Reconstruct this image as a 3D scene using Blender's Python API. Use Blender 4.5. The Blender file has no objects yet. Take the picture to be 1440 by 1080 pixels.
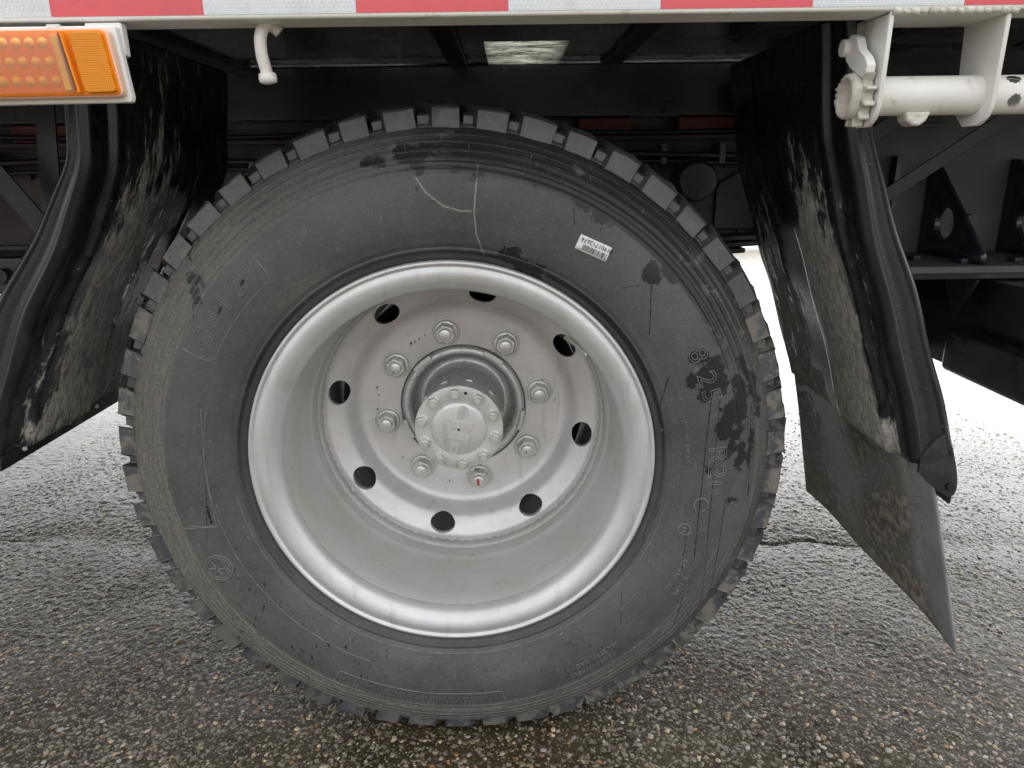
import bpy, bmesh, math, random
import numpy as np
from mathutils import Vector, Matrix

random.seed(7); rng = np.random.default_rng(7)
S = bpy.context.scene
C = S.collection
PI = math.pi; R_ = math.radians
H = 0.472            # height of the wheel's axle above the ground

# ------------------------------------------------------------------ camera
cd = bpy.data.cameras.new('camera'); cam = bpy.data.objects.new('camera', cd); C.objects.link(cam)
S.camera = cam
cd.sensor_fit = 'HORIZONTAL'; cd.sensor_width = 36; cd.lens = 36 * 1008.03 / 1440
cd.clip_start = .02; cd.clip_end = 500
pitch, yaw, roll = .2936, .0019, -.0134
F = Vector((math.sin(yaw)*math.cos(pitch), math.cos(yaw)*math.cos(pitch), -math.sin(pitch)))
Rv = Vector((math.cos(yaw), -math.sin(yaw), 0)); Uv = Rv.cross(F)
R2 = Rv*math.cos(roll) + Uv*math.sin(roll); U2 = -Rv*math.sin(roll) + Uv*math.cos(roll)
m = Matrix((R2, U2, -F)).transposed().to_4x4(); m.translation = Vector((.0852, -.9514, .4057 + H))
cam.matrix_world = m

# ------------------------------------------------------------------ world and sun (overcast day)
SUN_EL, SUN_AZ = R_(56), R_(22)      # azimuth clockwise from +Y: the brighter sky lies beyond the truck
w = bpy.data.worlds.new("World"); S.world = w; w.use_nodes = True
nt = w.node_tree; nt.nodes.clear()
out = nt.nodes.new('ShaderNodeOutputWorld'); bg = nt.nodes.new('ShaderNodeBackground')
sky = nt.nodes.new('ShaderNodeTexSky'); sky.sky_type = 'NISHITA'; sky.sun_disc = False
sky.sun_elevation = SUN_EL; sky.sun_rotation = SUN_AZ
sky.air_density = 1.0; sky.dust_density = 6.0; sky.ozone_density = 1.0
hs = nt.nodes.new('ShaderNodeHueSaturation'); hs.inputs['Saturation'].default_value = .10
nt.links.new(sky.outputs[0], hs.inputs['Color']); nt.links.new(hs.outputs[0], bg.inputs[0])
bg.inputs[1].default_value = .15
nt.links.new(bg.outputs[0], out.inputs[0])
sl = bpy.data.lights.new('sun', 'SUN'); sl.energy = 0.5; sl.angle = R_(45); sl.color = (1, .985, .96)
so = bpy.data.objects.new('sun', sl); C.objects.link(so)
sd = Vector((math.sin(SUN_AZ)*math.cos(SUN_EL), math.cos(SUN_AZ)*math.cos(SUN_EL), math.sin(SUN_EL)))
so.rotation_euler = sd.to_track_quat('Z', 'Y').to_euler(); so.location = (0, -6, 8)
S.view_settings.view_transform = 'Standard'; S.view_settings.look = 'None'
S.view_settings.exposure = 2.15; S.view_settings.gamma = 1
S.cycles.use_denoising = True
S.cycles.max_bounces = 8

# ------------------------------------------------------------------ helpers
def tag(o, label=None, cat=None, group=None, kind=None):
    if label: o['label'] = label
    if cat: o['category'] = cat
    if group: o['group'] = group
    if kind: o['kind'] = kind
    return o
def empty(name, loc, parent=None):
    o = bpy.data.objects.new(name, None); C.objects.link(o); o.location = loc
    o.empty_display_size = .1
    if parent:
        o.parent = parent; o.matrix_parent_inverse = Matrix.Translation(-world_loc(parent))
    return o
def world_loc(o):
    return Vector(o['_w']) if '_w' in o else Vector(o.location)
def mesh(name, V, Fc, mat, parent=None, smooth=False, bev=0, seg=2, sub=0, uv=None, autos=None):
    """one mesh object, given in world coordinates"""
    me = bpy.data.meshes.new(name)
    if isinstance(V, np.ndarray) and isinstance(Fc, np.ndarray):
        k_ = Fc.shape[1]; me.vertices.add(len(V)); me.vertices.foreach_set('co', V.astype(np.float32).ravel())
        me.loops.add(Fc.size); me.loops.foreach_set('vertex_index', Fc.astype(np.int32).ravel())
        me.polygons.add(len(Fc)); me.polygons.foreach_set('loop_start', np.arange(0, Fc.size, k_, dtype=np.int32))
    else:
        me.from_pydata([tuple(map(float, v)) for v in V], [], [tuple(int(i) for i in f) for f in Fc])
    me.update()
    if uv is not None:
        l = me.uv_layers.new(name='uv'); idx = np.empty(len(me.loops), int); me.loops.foreach_get('vertex_index', idx)
        l.data.foreach_set('uv', np.asarray(uv, float)[idx].ravel())
    if smooth: me.polygons.foreach_set('use_smooth', [True]*len(me.polygons))
    if mat: me.materials.append(mat)
    o = bpy.data.objects.new(name, me); C.objects.link(o)
    if parent:
        o.parent = parent; o.matrix_parent_inverse = Matrix.Translation(-world_loc(parent))
    if bev:
        b = o.modifiers.new('b', 'BEVEL'); b.width = bev; b.segments = seg; b.limit_method = 'ANGLE'; b.angle_limit = R_(35)
        if not smooth:
            me.polygons.foreach_set('use_smooth', [True]*len(me.polygons))
            b.harden_normals = True
    if autos:
        me.polygons.foreach_set('use_smooth', [True]*len(me.polygons))
        try: me.set_sharp_from_angle(angle=R_(autos))
        except Exception: pass
    return o
def join(*parts):
    V = []; Fc = []
    for v, f in parts:
        n = len(V); V += [tuple(p) for p in v]; Fc += [tuple(i+n for i in q) for q in f]
    return V, Fc
def box(x0, x1, y0, y1, z0, z1):
    V = [(x, y, z) for x in (x0, x1) for y in (y0, y1) for z in (z0, z1)]
    return V, [(0,1,3,2), (4,6,7,5), (0,4,5,1), (2,3,7,6), (0,2,6,4), (1,5,7,3)]
def prism(P, a, b, fn):
    """polygon P (list of 2-tuples) extruded from a to b; fn(p, t) -> xyz"""
    n = len(P); V = [fn(p, a) for p in P] + [fn(p, b) for p in P]
    return V, [tuple(range(n))[::-1], tuple(range(n, 2*n))] + [(i, (i+1)%n, n+(i+1)%n, n+i) for i in range(n)]
XZ = lambda p, t: (p[0], t, p[1])
YZ = lambda p, t: (t, p[0], p[1])
XY = lambda p, t: (p[0], p[1], t)
def tube(path, r, n=14, cap=True):
    P = [Vector(p) for p in path]; V = []; Fc = []
    rr = r if isinstance(r, (list, tuple)) else [r]*len(P)
    up = Vector((0, 0, 1))
    if abs((P[-1]-P[0]).normalized().z) > .8: up = Vector((0, 1, 0))
    for i, p in enumerate(P):
        t = (P[min(i+1, len(P)-1)] - P[max(i-1, 0)]).normalized()
        a = t.cross(up).normalized(); b = a.cross(t)
        for k in range(n):
            q = 2*PI*k/n; V.append(p + (a*math.cos(q) + b*math.sin(q))*rr[i])
    for i in range(len(P)-1):
        for k in range(n): Fc.append((i*n+k, i*n+(k+1)%n, (i+1)*n+(k+1)%n, (i+1)*n+k))
    if cap: Fc += [tuple(range(n))[::-1], tuple(range((len(P)-1)*n, len(P)*n))]
    return V, Fc
def lathe(prof, n=256, cx=0, cz=H, closed=False):
    """profile of (r, y) turned about the axle"""
    pr = np.array(prof, float); a = np.arange(n)*2*PI/n
    r = pr[:, 0][:, None]; y = np.repeat(pr[:, 1][:, None], n, 1)
    V = np.stack([cx + r*np.cos(a), y, cz + r*np.sin(a)], -1).reshape(-1, 3)
    m_ = len(pr); Fc = []
    i = np.arange(m_ if closed else m_-1)[:, None]; k = np.arange(n)[None]
    j = (i+1) % m_
    Fc = np.stack([i*n+k, i*n+(k+1)%n, j*n+(k+1)%n, j*n+k], -1).reshape(-1, 4)
    return V, Fc
def disc_cyl(x, z, r, y0, y1, n=24, bevel=0):
    P = [(x+r*math.cos(2*PI*k/n), z+r*math.sin(2*PI*k/n)) for k in range(n)]
    return prism(P, y0, y1, XZ)
def crv(P, n):
    """smooth resample of a polyline (Catmull-Rom)"""
    P = np.array(P, float); out_ = []
    seg = len(P)-1; per = max(2, n//seg)
    Q = np.vstack([2*P[0]-P[1], P, 2*P[-1]-P[-2]])
    for s in range(seg):
        p0, p1, p2, p3 = Q[s:s+4]
        for t in np.linspace(0, 1, per, endpoint=False):
            out_.append(.5*((2*p1)+(-p0+p2)*t+(2*p0-5*p1+4*p2-p3)*t*t+(-p0+3*p1-3*p2+p3)*t**3))
    out_.append(P[-1]); return np.array(out_)
def attr(o, name, vals):
    a = o.data.attributes.new(name, 'FLOAT', 'POINT'); a.data.foreach_set('value', np.asarray(vals, np.float32).ravel())

# ------------------------------------------------------------------ materials
class N:
    """tiny node builder"""
    def __init__(s, name):
        s.m = bpy.data.materials.new(name); s.m.use_nodes = True; s.t = s.m.node_tree; s.n = s.t.nodes
        s.b = s.n['Principled BSDF']; s.o = s.n['Material Output']
        s.tc = s.n.new('ShaderNodeTexCoord')
    def k(s, a, sock):
        if hasattr(a, 'links') or hasattr(a, 'is_output'): s.t.links.new(a, sock)
        else:
            if isinstance(a, (tuple, list)) and len(a) == 3 and len(sock.default_value) == 4: a = (*a, 1)
            sock.default_value = a
    def obj(s, scale=(1,1,1)):
        if scale == (1,1,1): return s.tc.outputs['Object']
        mp = s.n.new('ShaderNodeMapping'); s.t.links.new(s.tc.outputs['Object'], mp.inputs[0]); mp.inputs['Scale'].default_value = scale
        return mp.outputs[0]
    def uv(s, scale=(1,1,1)):
        mp = s.n.new('ShaderNodeMapping'); s.t.links.new(s.tc.outputs['UV'], mp.inputs[0]); mp.inputs['Scale'].default_value = scale
        return mp.outputs[0]
    def noise(s, vec, scale, detail=4, rough=.55, dist=0, col=False):
        x = s.n.new('ShaderNodeTexNoise'); s.k(vec, x.inputs['Vector']); x.inputs['Scale'].default_value = scale
        x.inputs['Detail'].default_value = detail; x.inputs['Roughness'].default_value = rough; x.inputs['Distortion'].default_value = dist
        return x.outputs['Color' if col else 'Fac']
    def vor(s, vec, scale, feat='F1', out='Distance', rnd=1):
        x = s.n.new('ShaderNodeTexVoronoi'); x.feature = feat; s.k(vec, x.inputs['Vector']); x.inputs['Scale'].default_value = scale
        x.inputs['Randomness'].default_value = rnd
        return x.outputs[out]
    def math(s, op, a, b=0, c=0, clamp=False):
        x = s.n.new('ShaderNodeMath'); x.operation = op; x.use_clamp = clamp
        s.k(a, x.inputs[0]); s.k(b, x.inputs[1]); s.k(c, x.inputs[2]); return x.outputs[0]
    def vm(s, op, a, b=(0,0,0)):
        x = s.n.new('ShaderNodeVectorMath'); x.operation = op; s.k(a, x.inputs[0])
        if op == 'SCALE': s.k(b, x.inputs['Scale'])
        else: s.k(b, x.inputs[1])
        return x.outputs['Value' if op in ('DOT_PRODUCT', 'LENGTH') else 'Vector']
    def ramp(s, f, a, b, lo=0., hi=1.):
        x = s.n.new('ShaderNodeMapRange'); x.interpolation_type = 'SMOOTHSTEP'; s.k(f, x.inputs[0])
        for i, v in zip((1, 2, 3, 4), (a, b, lo, hi)): x.inputs[i].default_value = v
        return x.outputs[0]
    def mix(s, f, a, b):
        x = s.n.new('ShaderNodeMix'); x.data_type = 'RGBA'; s.k(f, x.inputs[0]); s.k(a, x.inputs[6]); s.k(b, x.inputs[7]); return x.outputs[2]
    def mixf(s, f, a, b):
        x = s.n.new('ShaderNodeMix'); s.k(f, x.inputs[0]); s.k(a, x.inputs[2]); s.k(b, x.inputs[3]); return x.outputs[0]
    def at(s, name, o='Fac'):
        x = s.n.new('ShaderNodeAttribute'); x.attribute_name = name; return x.outputs[o]
    def bump(s, h, strength=.3, dist=.001, prev=None):
        x = s.n.new('ShaderNodeBump'); x.inputs['Strength'].default_value = strength; x.inputs['Distance'].default_value = dist
        s.k(h, x.inputs['Height'])
        if prev: s.k(prev, x.inputs['Normal'])
        return x.outputs[0]
    def set(s, **kw):
        names = dict(base='Base Color', rough='Roughness', metal='Metallic', normal='Normal', coat='Coat Weight', coatr='Coat Roughness',
                     spec='Specular IOR Level', trans='Transmission Weight', alpha='Alpha', emit='Emission Color', es='Emission Strength', sss='Subsurface Weight')
        for k_, v in kw.items(): s.k(v, s.b.inputs[names[k_]])
        return s.m
def simple(name, base, rough=.5, metal=0, grime=(.25,.22,.18), amount=.3, gscale=30, bump=.15, bscale=300, var=.15, coat=0):
    a = N(name); o = a.obj()
    n1 = a.noise(o, gscale, 6, .65); n2 = a.noise(o, gscale*.25, 3)
    f = a.math('MULTIPLY', a.ramp(n1, .5, .75), amount)
    b2 = tuple(min(1, c*(1-var)) for c in base)
    col = a.mix(a.ramp(n2, .35, .65), base, b2)
    col = a.mix(f, col, grime)
    rr = a.mixf(f, rough, min(1, rough+.35))
    rr = a.math('ADD', rr, a.ramp(n2, .3, .7, -.05, .08))
    return a.set(base=col, rough=rr, metal=metal, coat=coat, normal=a.bump(a.noise(o, bscale, 3, .6), bump, .0006))

# tyre rubber: grey dusty sidewall, tan scuffed ribs, wet blotches and drips at their places
def make_rubber():
    a = N('tyre_rubber'); o = a.obj()
    warp = a.vm('SCALE', a.vm('SUBTRACT', a.noise(o, 60, 3, col=True), (.5, .5, .5)), .010)
    warp2 = a.vm('SCALE', a.vm('SUBTRACT', a.noise(o, 150, 2, col=True), (.5, .5, .5)), .0035)
    wn = a.math('ADD', a.math('MULTIPLY', a.math('SUBTRACT', a.noise(o, 55, 6, .68), .5), .045), a.math('MULTIPLY', a.math('SUBTRACT', a.noise(a.obj((1.6,1,.5)), 240, 3, .6), .5), .012))
    wn2 = a.math('MULTIPLY', a.math('SUBTRACT', a.noise(o, 260, 3, .6), .5), .0012)
    dw = a.ramp(a.math('SUBTRACT', a.math('ADD', a.at('blot'), wn), .001), -.0022, .0016, 1, 0)
    dd = a.math('MULTIPLY', a.ramp(a.math('ADD', a.at('drip'), wn2), -.0003, .0005, 1, 0), a.ramp(a.noise(o, 130, 3), .36, .46, .25, 1))
    wet = a.math('MAXIMUM', dw, dd)
    # splashes on the shoulder ribs (painted ring, upper right)
    rw = a.math('MULTIPLY', a.at('wet'), a.ramp(a.noise(o, 28, 5, .6), .34, .42))
    wet = a.math('MAXIMUM', wet, rw, clamp=True)
    # specks
    sp = a.ramp(a.noise(a.obj((1.3,1,.6)), 170, 2, .5), .655, .68); sp = a.math('MULTIPLY', sp, a.at('speck'))
    wet = a.math('MAXIMUM', wet, sp, clamp=True)
    # chalk lines left by the mould crayon
    cream = a.math('MULTIPLY', a.ramp(a.at('chalk'), -.0003, .0009, 1, 0), a.ramp(a.noise(o, 300, 2), .3, .55, .2, .55))
    n1 = a.noise(o, 9, 5, .6); n2 = a.noise(o, 70, 6, .7); n3 = a.noise(o, 420, 3, .6)
    base = a.mix(a.ramp(n1, .3, .7), (.046, .048, .050), (.073, .075, .076))
    base = a.mix(a.ramp(n2, .45, .75, 0, .35), base, (.10, .098, .09))
    white = a.math('MULTIPLY', a.ramp(n3, .64, .70), .5)
    base = a.mix(white, base, (.25, .24, .22))
    dust = a.at('dust')
    st = a.noise(a.uv((9, 95, 1)), 1, 6, .75); st2 = a.noise(a.uv((70, 30, 1)), 1, 5, .65)
    df = a.math('MULTIPLY', dust, a.math('ADD', a.ramp(st, .38, .62, .1, .6), a.ramp(st2, .4, .62, 0, .5)), clamp=True)
    base = a.mix(a.math('MULTIPLY', df, .8), base, (.21, .19, .155))
    # thin pale scuffs
    sc = a.noise(a.vm('ADD', o, warp), 14, 2, .5, 1.5)
    scr = a.ramp(a.math('ABSOLUTE', a.math('SUBTRACT', sc, .5)), .0, .006, .22, 0)
    base = a.mix(a.math('MULTIPLY', scr, a.ramp(n2, .5, .6)), base, (.3, .29, .26))
    base = a.mix(cream, base, (.38, .37, .30))
    base = a.mix(a.math('MULTIPLY', wet, .76), base, (.006, .006, .007))
    rough = a.ramp(n2, .3, .7, .46, .60); rough = a.mixf(df, rough, .9); rough = a.mixf(wet, rough, .16)
    h = a.math('ADD', a.math('MULTIPLY', n3, .6), a.math('MULTIPLY', a.noise(o, 120, 5, .6), 1))
    return a.set(base=base, rough=rough, spec=a.mixf(wet, .45, .22), normal=a.bump(h, .35, .0008))
RUB = make_rubber()
drips = [(.270,.733,.271,.662,.0010), (.371,.591,.368,.36,.0009), (.368,.36,.371,.183,.0006), (.359,.587,.350,.33,.0011), (.390,.421,.382,.245,.0009),
         (.168,.828,.169,.807,.0011), (.205,.804,.199,.792,.0007), (-.331,.714,-.332,.690,.0012), (.232,.725,.256,.729,.0007),
         (.261,.724,.279,.724,.0006), (-.342,.498,-.357,.365,.0006), (.419,.555,.426,.42,.0010), (.337,.377,.333,.307,.0008),
         (.285,.380,.276,.340,.0009), (.247,.266,.246,.216,.0008), (.338,.258,.330,.209,.0010), (.408,.182,.377,.157,.0012), (.30,.60,.292,.555,.0012),
         (-.350,.42,-.347,.395,.0018), (-.259,.742,-.262,.737,.002), (-.293,.706,-.296,.700,.002)]
blots = [(.335,.628,.345,.632,.010), (.343,.612,.350,.575,.006), (.352,.590,.372,.592,.011), (.398,.590,.405,.54,.012), (.385,.555,.380,.52,.010), (.405,.53,.388,.49,.006),
         (.415,.60,.43,.55,.006), (.425,.52,.42,.47,.003), (.270,.747,.272,.742,.012), (.293,.752,.30,.745,.012),
         (-.045,.897,-.03,.892,.011), (-.03,.880,-.028,.876,.008), (-.018,.90,.0,.903,.006), (.02,.898,.05,.900,.009), (.062,.893,.085,.888,.010),
         (.045,.868,.055,.872,.004), (.015,.872,.022,.876,.003), (-.028,.860,-.026,.857,.003), (.085,.77,.10,.757,.011), (.100,.757,.125,.745,.007),
         (-.335,.742,-.318,.74,.006), (-.325,.735,-.327,.712,.003), (-.345,.78,-.315,.81,.005), (-.355,.77,-.34,.775,.005), (.335,.60,.36,.61,.012), (.40,.62,.41,.60,.008), (.375,.53,.40,.56,.010), (.41,.50,.405,.47,.006), (.36,.62,.37,.60,.010), (.17,.845,.185,.83,.007), (-.095,.885,-.075,.888,.007), (.115,.868,.15,.855,.008),
         (.20,.82,.214,.812,.009), (.23,.83,.212,.85,.010), (.36,.47,.362,.463,.002), (.395,.418,.40,.42,.003)]
chalk = [(-.030,.867,-.018,.849,.0011), (-.018,.849,.004,.832,.0011), (.004,.832,.026,.8255,.0011), (.026,.8255,.038,.8255,.0011), (.048,.883,.042,.825,.0012), (.042,.825,.044,.795,.0010), (.044,.795,.053,.768,.0008)]
def caps(segs, X, Z):
    d = np.full(len(X), .05)
    for x0, z0, x1, z1, r in segs:
        bx_, bz_ = x1-x0, z1-z0; L = max(bx_*bx_+bz_*bz_, 1e-9)
        h = np.clip(((X-x0)*bx_+(Z-z0)*bz_)/L, 0, 1)
        d = np.minimum(d, np.hypot(X-x0-h*bx_, Z-z0-h*bz_)-r*(.65 if r < .0015 else 1))
    return d

def make_block_rubber():
    a = N('tread_rubber'); o = a.obj()
    n = a.noise(o, 34, 6, .7); n2 = a.noise(o, 300, 3)
    base = a.mix(a.ramp(n2, .3, .7), (.052, .054, .058), (.078, .080, .085))
    f = a.math('MULTIPLY', a.ramp(n, .46, .56), a.at('mud'))
    base = a.mix(f, base, (.20, .178, .145))
    return a.set(base=base, rough=a.mixf(f, a.ramp(n, .3, .7, .30, .45), .95), normal=a.bump(a.math('ADD', n2, n), .3, .0008))
BLK = make_block_rubber()
RDARK = simple('dark_rubber', (.012,.012,.013), .45, amount=.15, gscale=50)
def make_paint(name, base, rough, metal, tan=.0, bump=.25):
    a = N(name); o = a.obj()
    n1 = a.noise(o, 12, 4, .6); n2 = a.noise(o, 900, 2, .5); n3 = a.noise(o, 70, 6, .7)
    c = a.mix(a.ramp(n1, .3, .7), base, tuple(v*.9 for v in base))
    c = a.mix(a.ramp(n1, .42, .68, 0, tan), c, (.50, .44, .34))
    sp = a.math('MULTIPLY', a.ramp(n3, .67, .73), .7); c = a.mix(sp, c, (.16, .14, .12))
    run = a.noise(a.obj((1, 1, .12)), 55, 4, .6); c = a.mix(a.math('MULTIPLY', a.ramp(run, .56, .72), .28), c, (.30, .27, .22))
    return a.set(base=c, rough=a.math('ADD', a.ramp(n3, .3, .7, rough-.05, rough+.08), 0), metal=metal,
                 normal=a.bump(a.math('ADD', n2, a.math('MULTIPLY', n3, .7)), bump, .0005))
SILV = make_paint('silver_paint', (.60,.605,.605), .40, .5, .12, .5)
SILVB = make_paint('silver_barrel_paint', (.50,.505,.49), .46, .2, .35)  # strong tan tint puts the ground's beige reflection into the paint
SILVD = make_paint('silver_disc_paint', (.68,.66,.65), .42, .38, .05)
CAST = make_paint('silver_casting', (.62,.61,.60), .30, .8, 0, 1.0)
NUT = make_paint('nut_paint', (.68,.68,.65), .30, .6, .12)
WELD = make_paint('weld_bead_paint', (.45,.45,.43), .5, .25, .1, 1.0)
REDP = simple('red_marker_paint', (.45,.03,.04), .6)
DARKST = simple('dark_steel', (.018,.018,.020), .35, .2, (.10,.09,.075), .35)
BLKP = simple('black_chassis_paint', (.011,.014,.020), .30, 0, (.07,.06,.05), .35, coat=.3)
GREYP = simple('grey_primer', (.105,.105,.105), .6, 0, (.16,.15,.14), .5, 60, .4)
BROWNF = simple('red_brown_frame_paint', (.024,.013,.012), .5, 0, (.04,.034,.03), .4)
REDB = simple('red_bracket_paint', (.15,.018,.012), .5)
def make_white():
    a = N('white_paint'); o = a.obj()
    n1 = a.noise(o, 30, 5, .6); n2 = a.noise(o, 250, 4, .6); n3 = a.noise(o, 9, 3)
    c = a.mix(a.ramp(n3, .35, .65), (.76,.75,.72), (.70,.685,.635))
    c = a.mix(a.ramp(n1, .60, .72, 0, .55), c, (.36,.30,.22))
    return a.set(base=c, rough=.42, normal=a.bump(a.math('ADD', n1, a.math('MULTIPLY', n2, .4)), .4, .001))
WHITE = make_white()
WELDW = simple('white_weld', (.60,.57,.50), .55, 0, (.25,.21,.15), .7, 90, 1.0, 160)
FLOORP = None
def make_ply():
    a = N('film_faced_plywood'); o = a.obj()
    n = a.noise(a.obj((3, 40, 3)), 6, 5, .7); n2 = a.noise(o, 14, 4)
    c = a.mix(a.ramp(n, .4, .7), (.025,.028,.033), (.055,.056,.058))
    return a.set(base=c, rough=a.ramp(n2, .3, .7, .12, .3), coat=.5, normal=a.bump(n, .2, .001))
PLY = make_ply()
def make_translucent():  # for the added bright sheet; streaks imitate a glossy reflection
    a = N('bright_sheet_translucent'); o = a.obj()
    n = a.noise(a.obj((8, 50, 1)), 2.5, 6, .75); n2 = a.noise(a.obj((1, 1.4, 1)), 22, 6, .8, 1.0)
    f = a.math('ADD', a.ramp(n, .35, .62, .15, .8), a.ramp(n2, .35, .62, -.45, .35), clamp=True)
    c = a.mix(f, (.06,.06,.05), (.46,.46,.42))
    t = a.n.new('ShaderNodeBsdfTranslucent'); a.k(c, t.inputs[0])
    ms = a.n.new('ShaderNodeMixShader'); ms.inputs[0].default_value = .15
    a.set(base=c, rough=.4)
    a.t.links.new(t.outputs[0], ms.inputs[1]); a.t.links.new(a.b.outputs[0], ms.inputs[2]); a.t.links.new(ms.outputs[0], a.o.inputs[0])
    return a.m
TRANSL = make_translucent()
def make_guard():
    """black moulded plastic with dried mud thrown along it; uv = (depth in m, length along the guard in m)"""
    a = N('mudguard_plastic')
    u1 = a.uv((42, 11, 1)); u2 = a.uv((140, 42, 1)); u3 = a.uv((60, 22, 1)); o = a.obj()
    wv = a.vm('SCALE', a.vm('SUBTRACT', a.noise(o, 30, 3, col=True), (.5,.5,.5)), .8)
    s1 = a.noise(a.vm('ADD', u1, wv), 1, 5, .65); s2 = a.noise(a.vm('ADD', u2, wv), 1, 4, .6); s3 = a.noise(u3, 1, 5, .7)
    m_ = a.at('mud')
    h = a.math('ADD', a.math('MULTIPLY', s1, .55), a.math('ADD', a.math('MULTIPLY', s2, .2), a.math('MULTIPLY', s3, .25)))
    th = a.math('SUBTRACT', 1.0, m_)                     # more mud, lower threshold
    th = a.math('ADD', a.math('MULTIPLY', th, .44), .26)
    f = a.math('MULTIPLY', a.math('SUBTRACT', h, th), 20, clamp=True)
    soft = a.math('MULTIPLY', a.math('SUBTRACT', h, a.math('SUBTRACT', th, .10)), 4, clamp=True)
    drop = a.math('MULTIPLY', a.ramp(a.noise(a.uv((1,.55,1)), 210, 2, .5), .70, .73), a.ramp(a.noise(o, 10, 2), .35, .6, .2, 1))
    f = a.math('MAXIMUM', f, a.math('MULTIPLY', drop, .55), clamp=True)
    mudc = a.mix(a.math('MULTIPLY', a.ramp(s2, .34, .60), a.ramp(a.noise(o, 85, 5, .75), .3, .62, .25, 1)), (.20,.19,.165), (.46,.435,.39))
    film = a.math('MULTIPLY', a.math('ADD', a.ramp(s3, .35, .75, .0, .22), 0), a.ramp(m_, 0, .5, .35, 1))
    base = a.mix(film, (.0075,.0085,.0115), (.11,.105,.10)); base = a.mix(a.math('MULTIPLY', soft, .30), base, (.20,.19,.175))
    base = a.mix(f, base, mudc)
    rough = a.mixf(f, a.mixf(film, .27, .6), .92)
    nb = a.math('ADD', a.math('MULTIPLY', f, a.math('ADD', .5, h)), a.math('MULTIPLY', a.noise(o, 240, 4, .7), a.math('MULTIPLY', f, .35)))
    return a.set(base=base, rough=rough, spec=.6, normal=a.bump(nb, .6, .0022))
GUARD = make_guard()
def make_flap():
    a = N('mud_flap_rubber'); o = a.obj()
    m_ = a.at('mud'); p = a.at('pale')
    n = a.noise(o, 55, 7, .72); n2 = a.noise(o, 12, 3); n3 = a.noise(o, 260, 4, .7)
    f = a.math('MULTIPLY', a.math('SUBTRACT', a.math('ADD', m_, a.math('MULTIPLY', a.math('SUBTRACT', n, .5), 2.2)), .45), 2.6, clamp=True)
    base = a.mix(a.ramp(n2, .3, .7), (.22,.224,.232), (.30,.30,.302))
    base = a.mix(a.math('MULTIPLY', p, a.ramp(n, .3, .6, .5, 1)), base, (.36,.335,.32))
    mudc = a.mix(a.ramp(n, .3, .7), (.09,.075,.055), (.46,.42,.34))
    pm = a.mix(a.ramp(n3, .3, .7), (.36,.34,.31), (.58,.55,.50))
    e = a.math('MULTIPLY', a.at('crust'), a.ramp(n, .40, .52)); 
    base = a.mix(f, base, mudc); base = a.mix(e, base, pm)
    base = a.mix(a.math('MULTIPLY', a.ramp(a.noise(o, 330, 2), .70, .74), .5), base, (.3,.29,.27))
    return a.set(base=base, rough=a.mixf(f, .42, .95), normal=a.bump(a.math('ADD', a.math('MULTIPLY', f, a.math('ADD', n, n3)), a.math('MULTIPLY', n3, .1)), .9, .004))
FLAP = make_flap()
def make_tape(name, base):
    a = N(name); o = a.obj(); n = a.noise(o, 40, 5, .6)
    c = a.mix(a.ramp(n, .5, .75, 0, .25), base, tuple(v*.6 for v in base))
    return a.set(base=c, rough=.28, coat=.5, normal=a.bump(a.noise(o, 500, 2), .12, .0004))
TRED = make_tape('red_reflective_film', (.60,.035,.05)); TWHT = make_tape('white_reflective_film', (.60,.63,.65))
HEXM = make_tape('reflective_cell_wall', (.80,.81,.82)); HEXR = make_tape('red_cell_wall', (.70,.06,.07))
def make_amber(name, col, rough=.12, tr=.55, cells=0):
    a = N(name); o = a.obj()
    nrm = None
    if cells:
        wv = a.n.new('ShaderNodeTexWave'); wv.bands_direction = 'Z'; a.k(o, wv.inputs[0]); wv.inputs['Scale'].default_value = cells
        wx = a.n.new('ShaderNodeTexWave'); wx.bands_direction = 'X'; a.k(o, wx.inputs[0]); wx.inputs['Scale'].default_value = cells
        nrm = a.bump(a.math('MULTIPLY', wv.outputs['Fac'], wx.outputs['Fac']), .5, .0008)
        mm = a.ramp(a.math('MULTIPLY', wv.outputs['Fac'], wx.outputs['Fac']), 0, .6)
        a.set(base=a.mix(mm, tuple(v*.75 for v in col), col))
    else: a.set(base=col)
    a.set(rough=rough, trans=tr, coat=.1, spec=.3)
    if nrm: a.set(normal=nrm)
    return a.m
AMBERL = make_amber('amber_lens', (1.0,.68,.26), .03, 1.0); AMBERR = make_amber('amber_reflector', (.82,.27,.0), .15, .0, 150)
AMBERF = make_amber('amber_plastic', (.82,.24,.01), .2, .0)
LEDM = simple('pale_diode_reflector', (1.0,.70,.42), .25, 0, amount=0)
STK = simple('sticker_paper', (.82,.82,.80), .5, amount=.1); INK = simple('black_print', (.02,.02,.02), .5, amount=0)
CONC = simple('pale_fence_paint', (.72,.72,.66), .7, 0, (.4,.38,.33), .4, 8)
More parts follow.
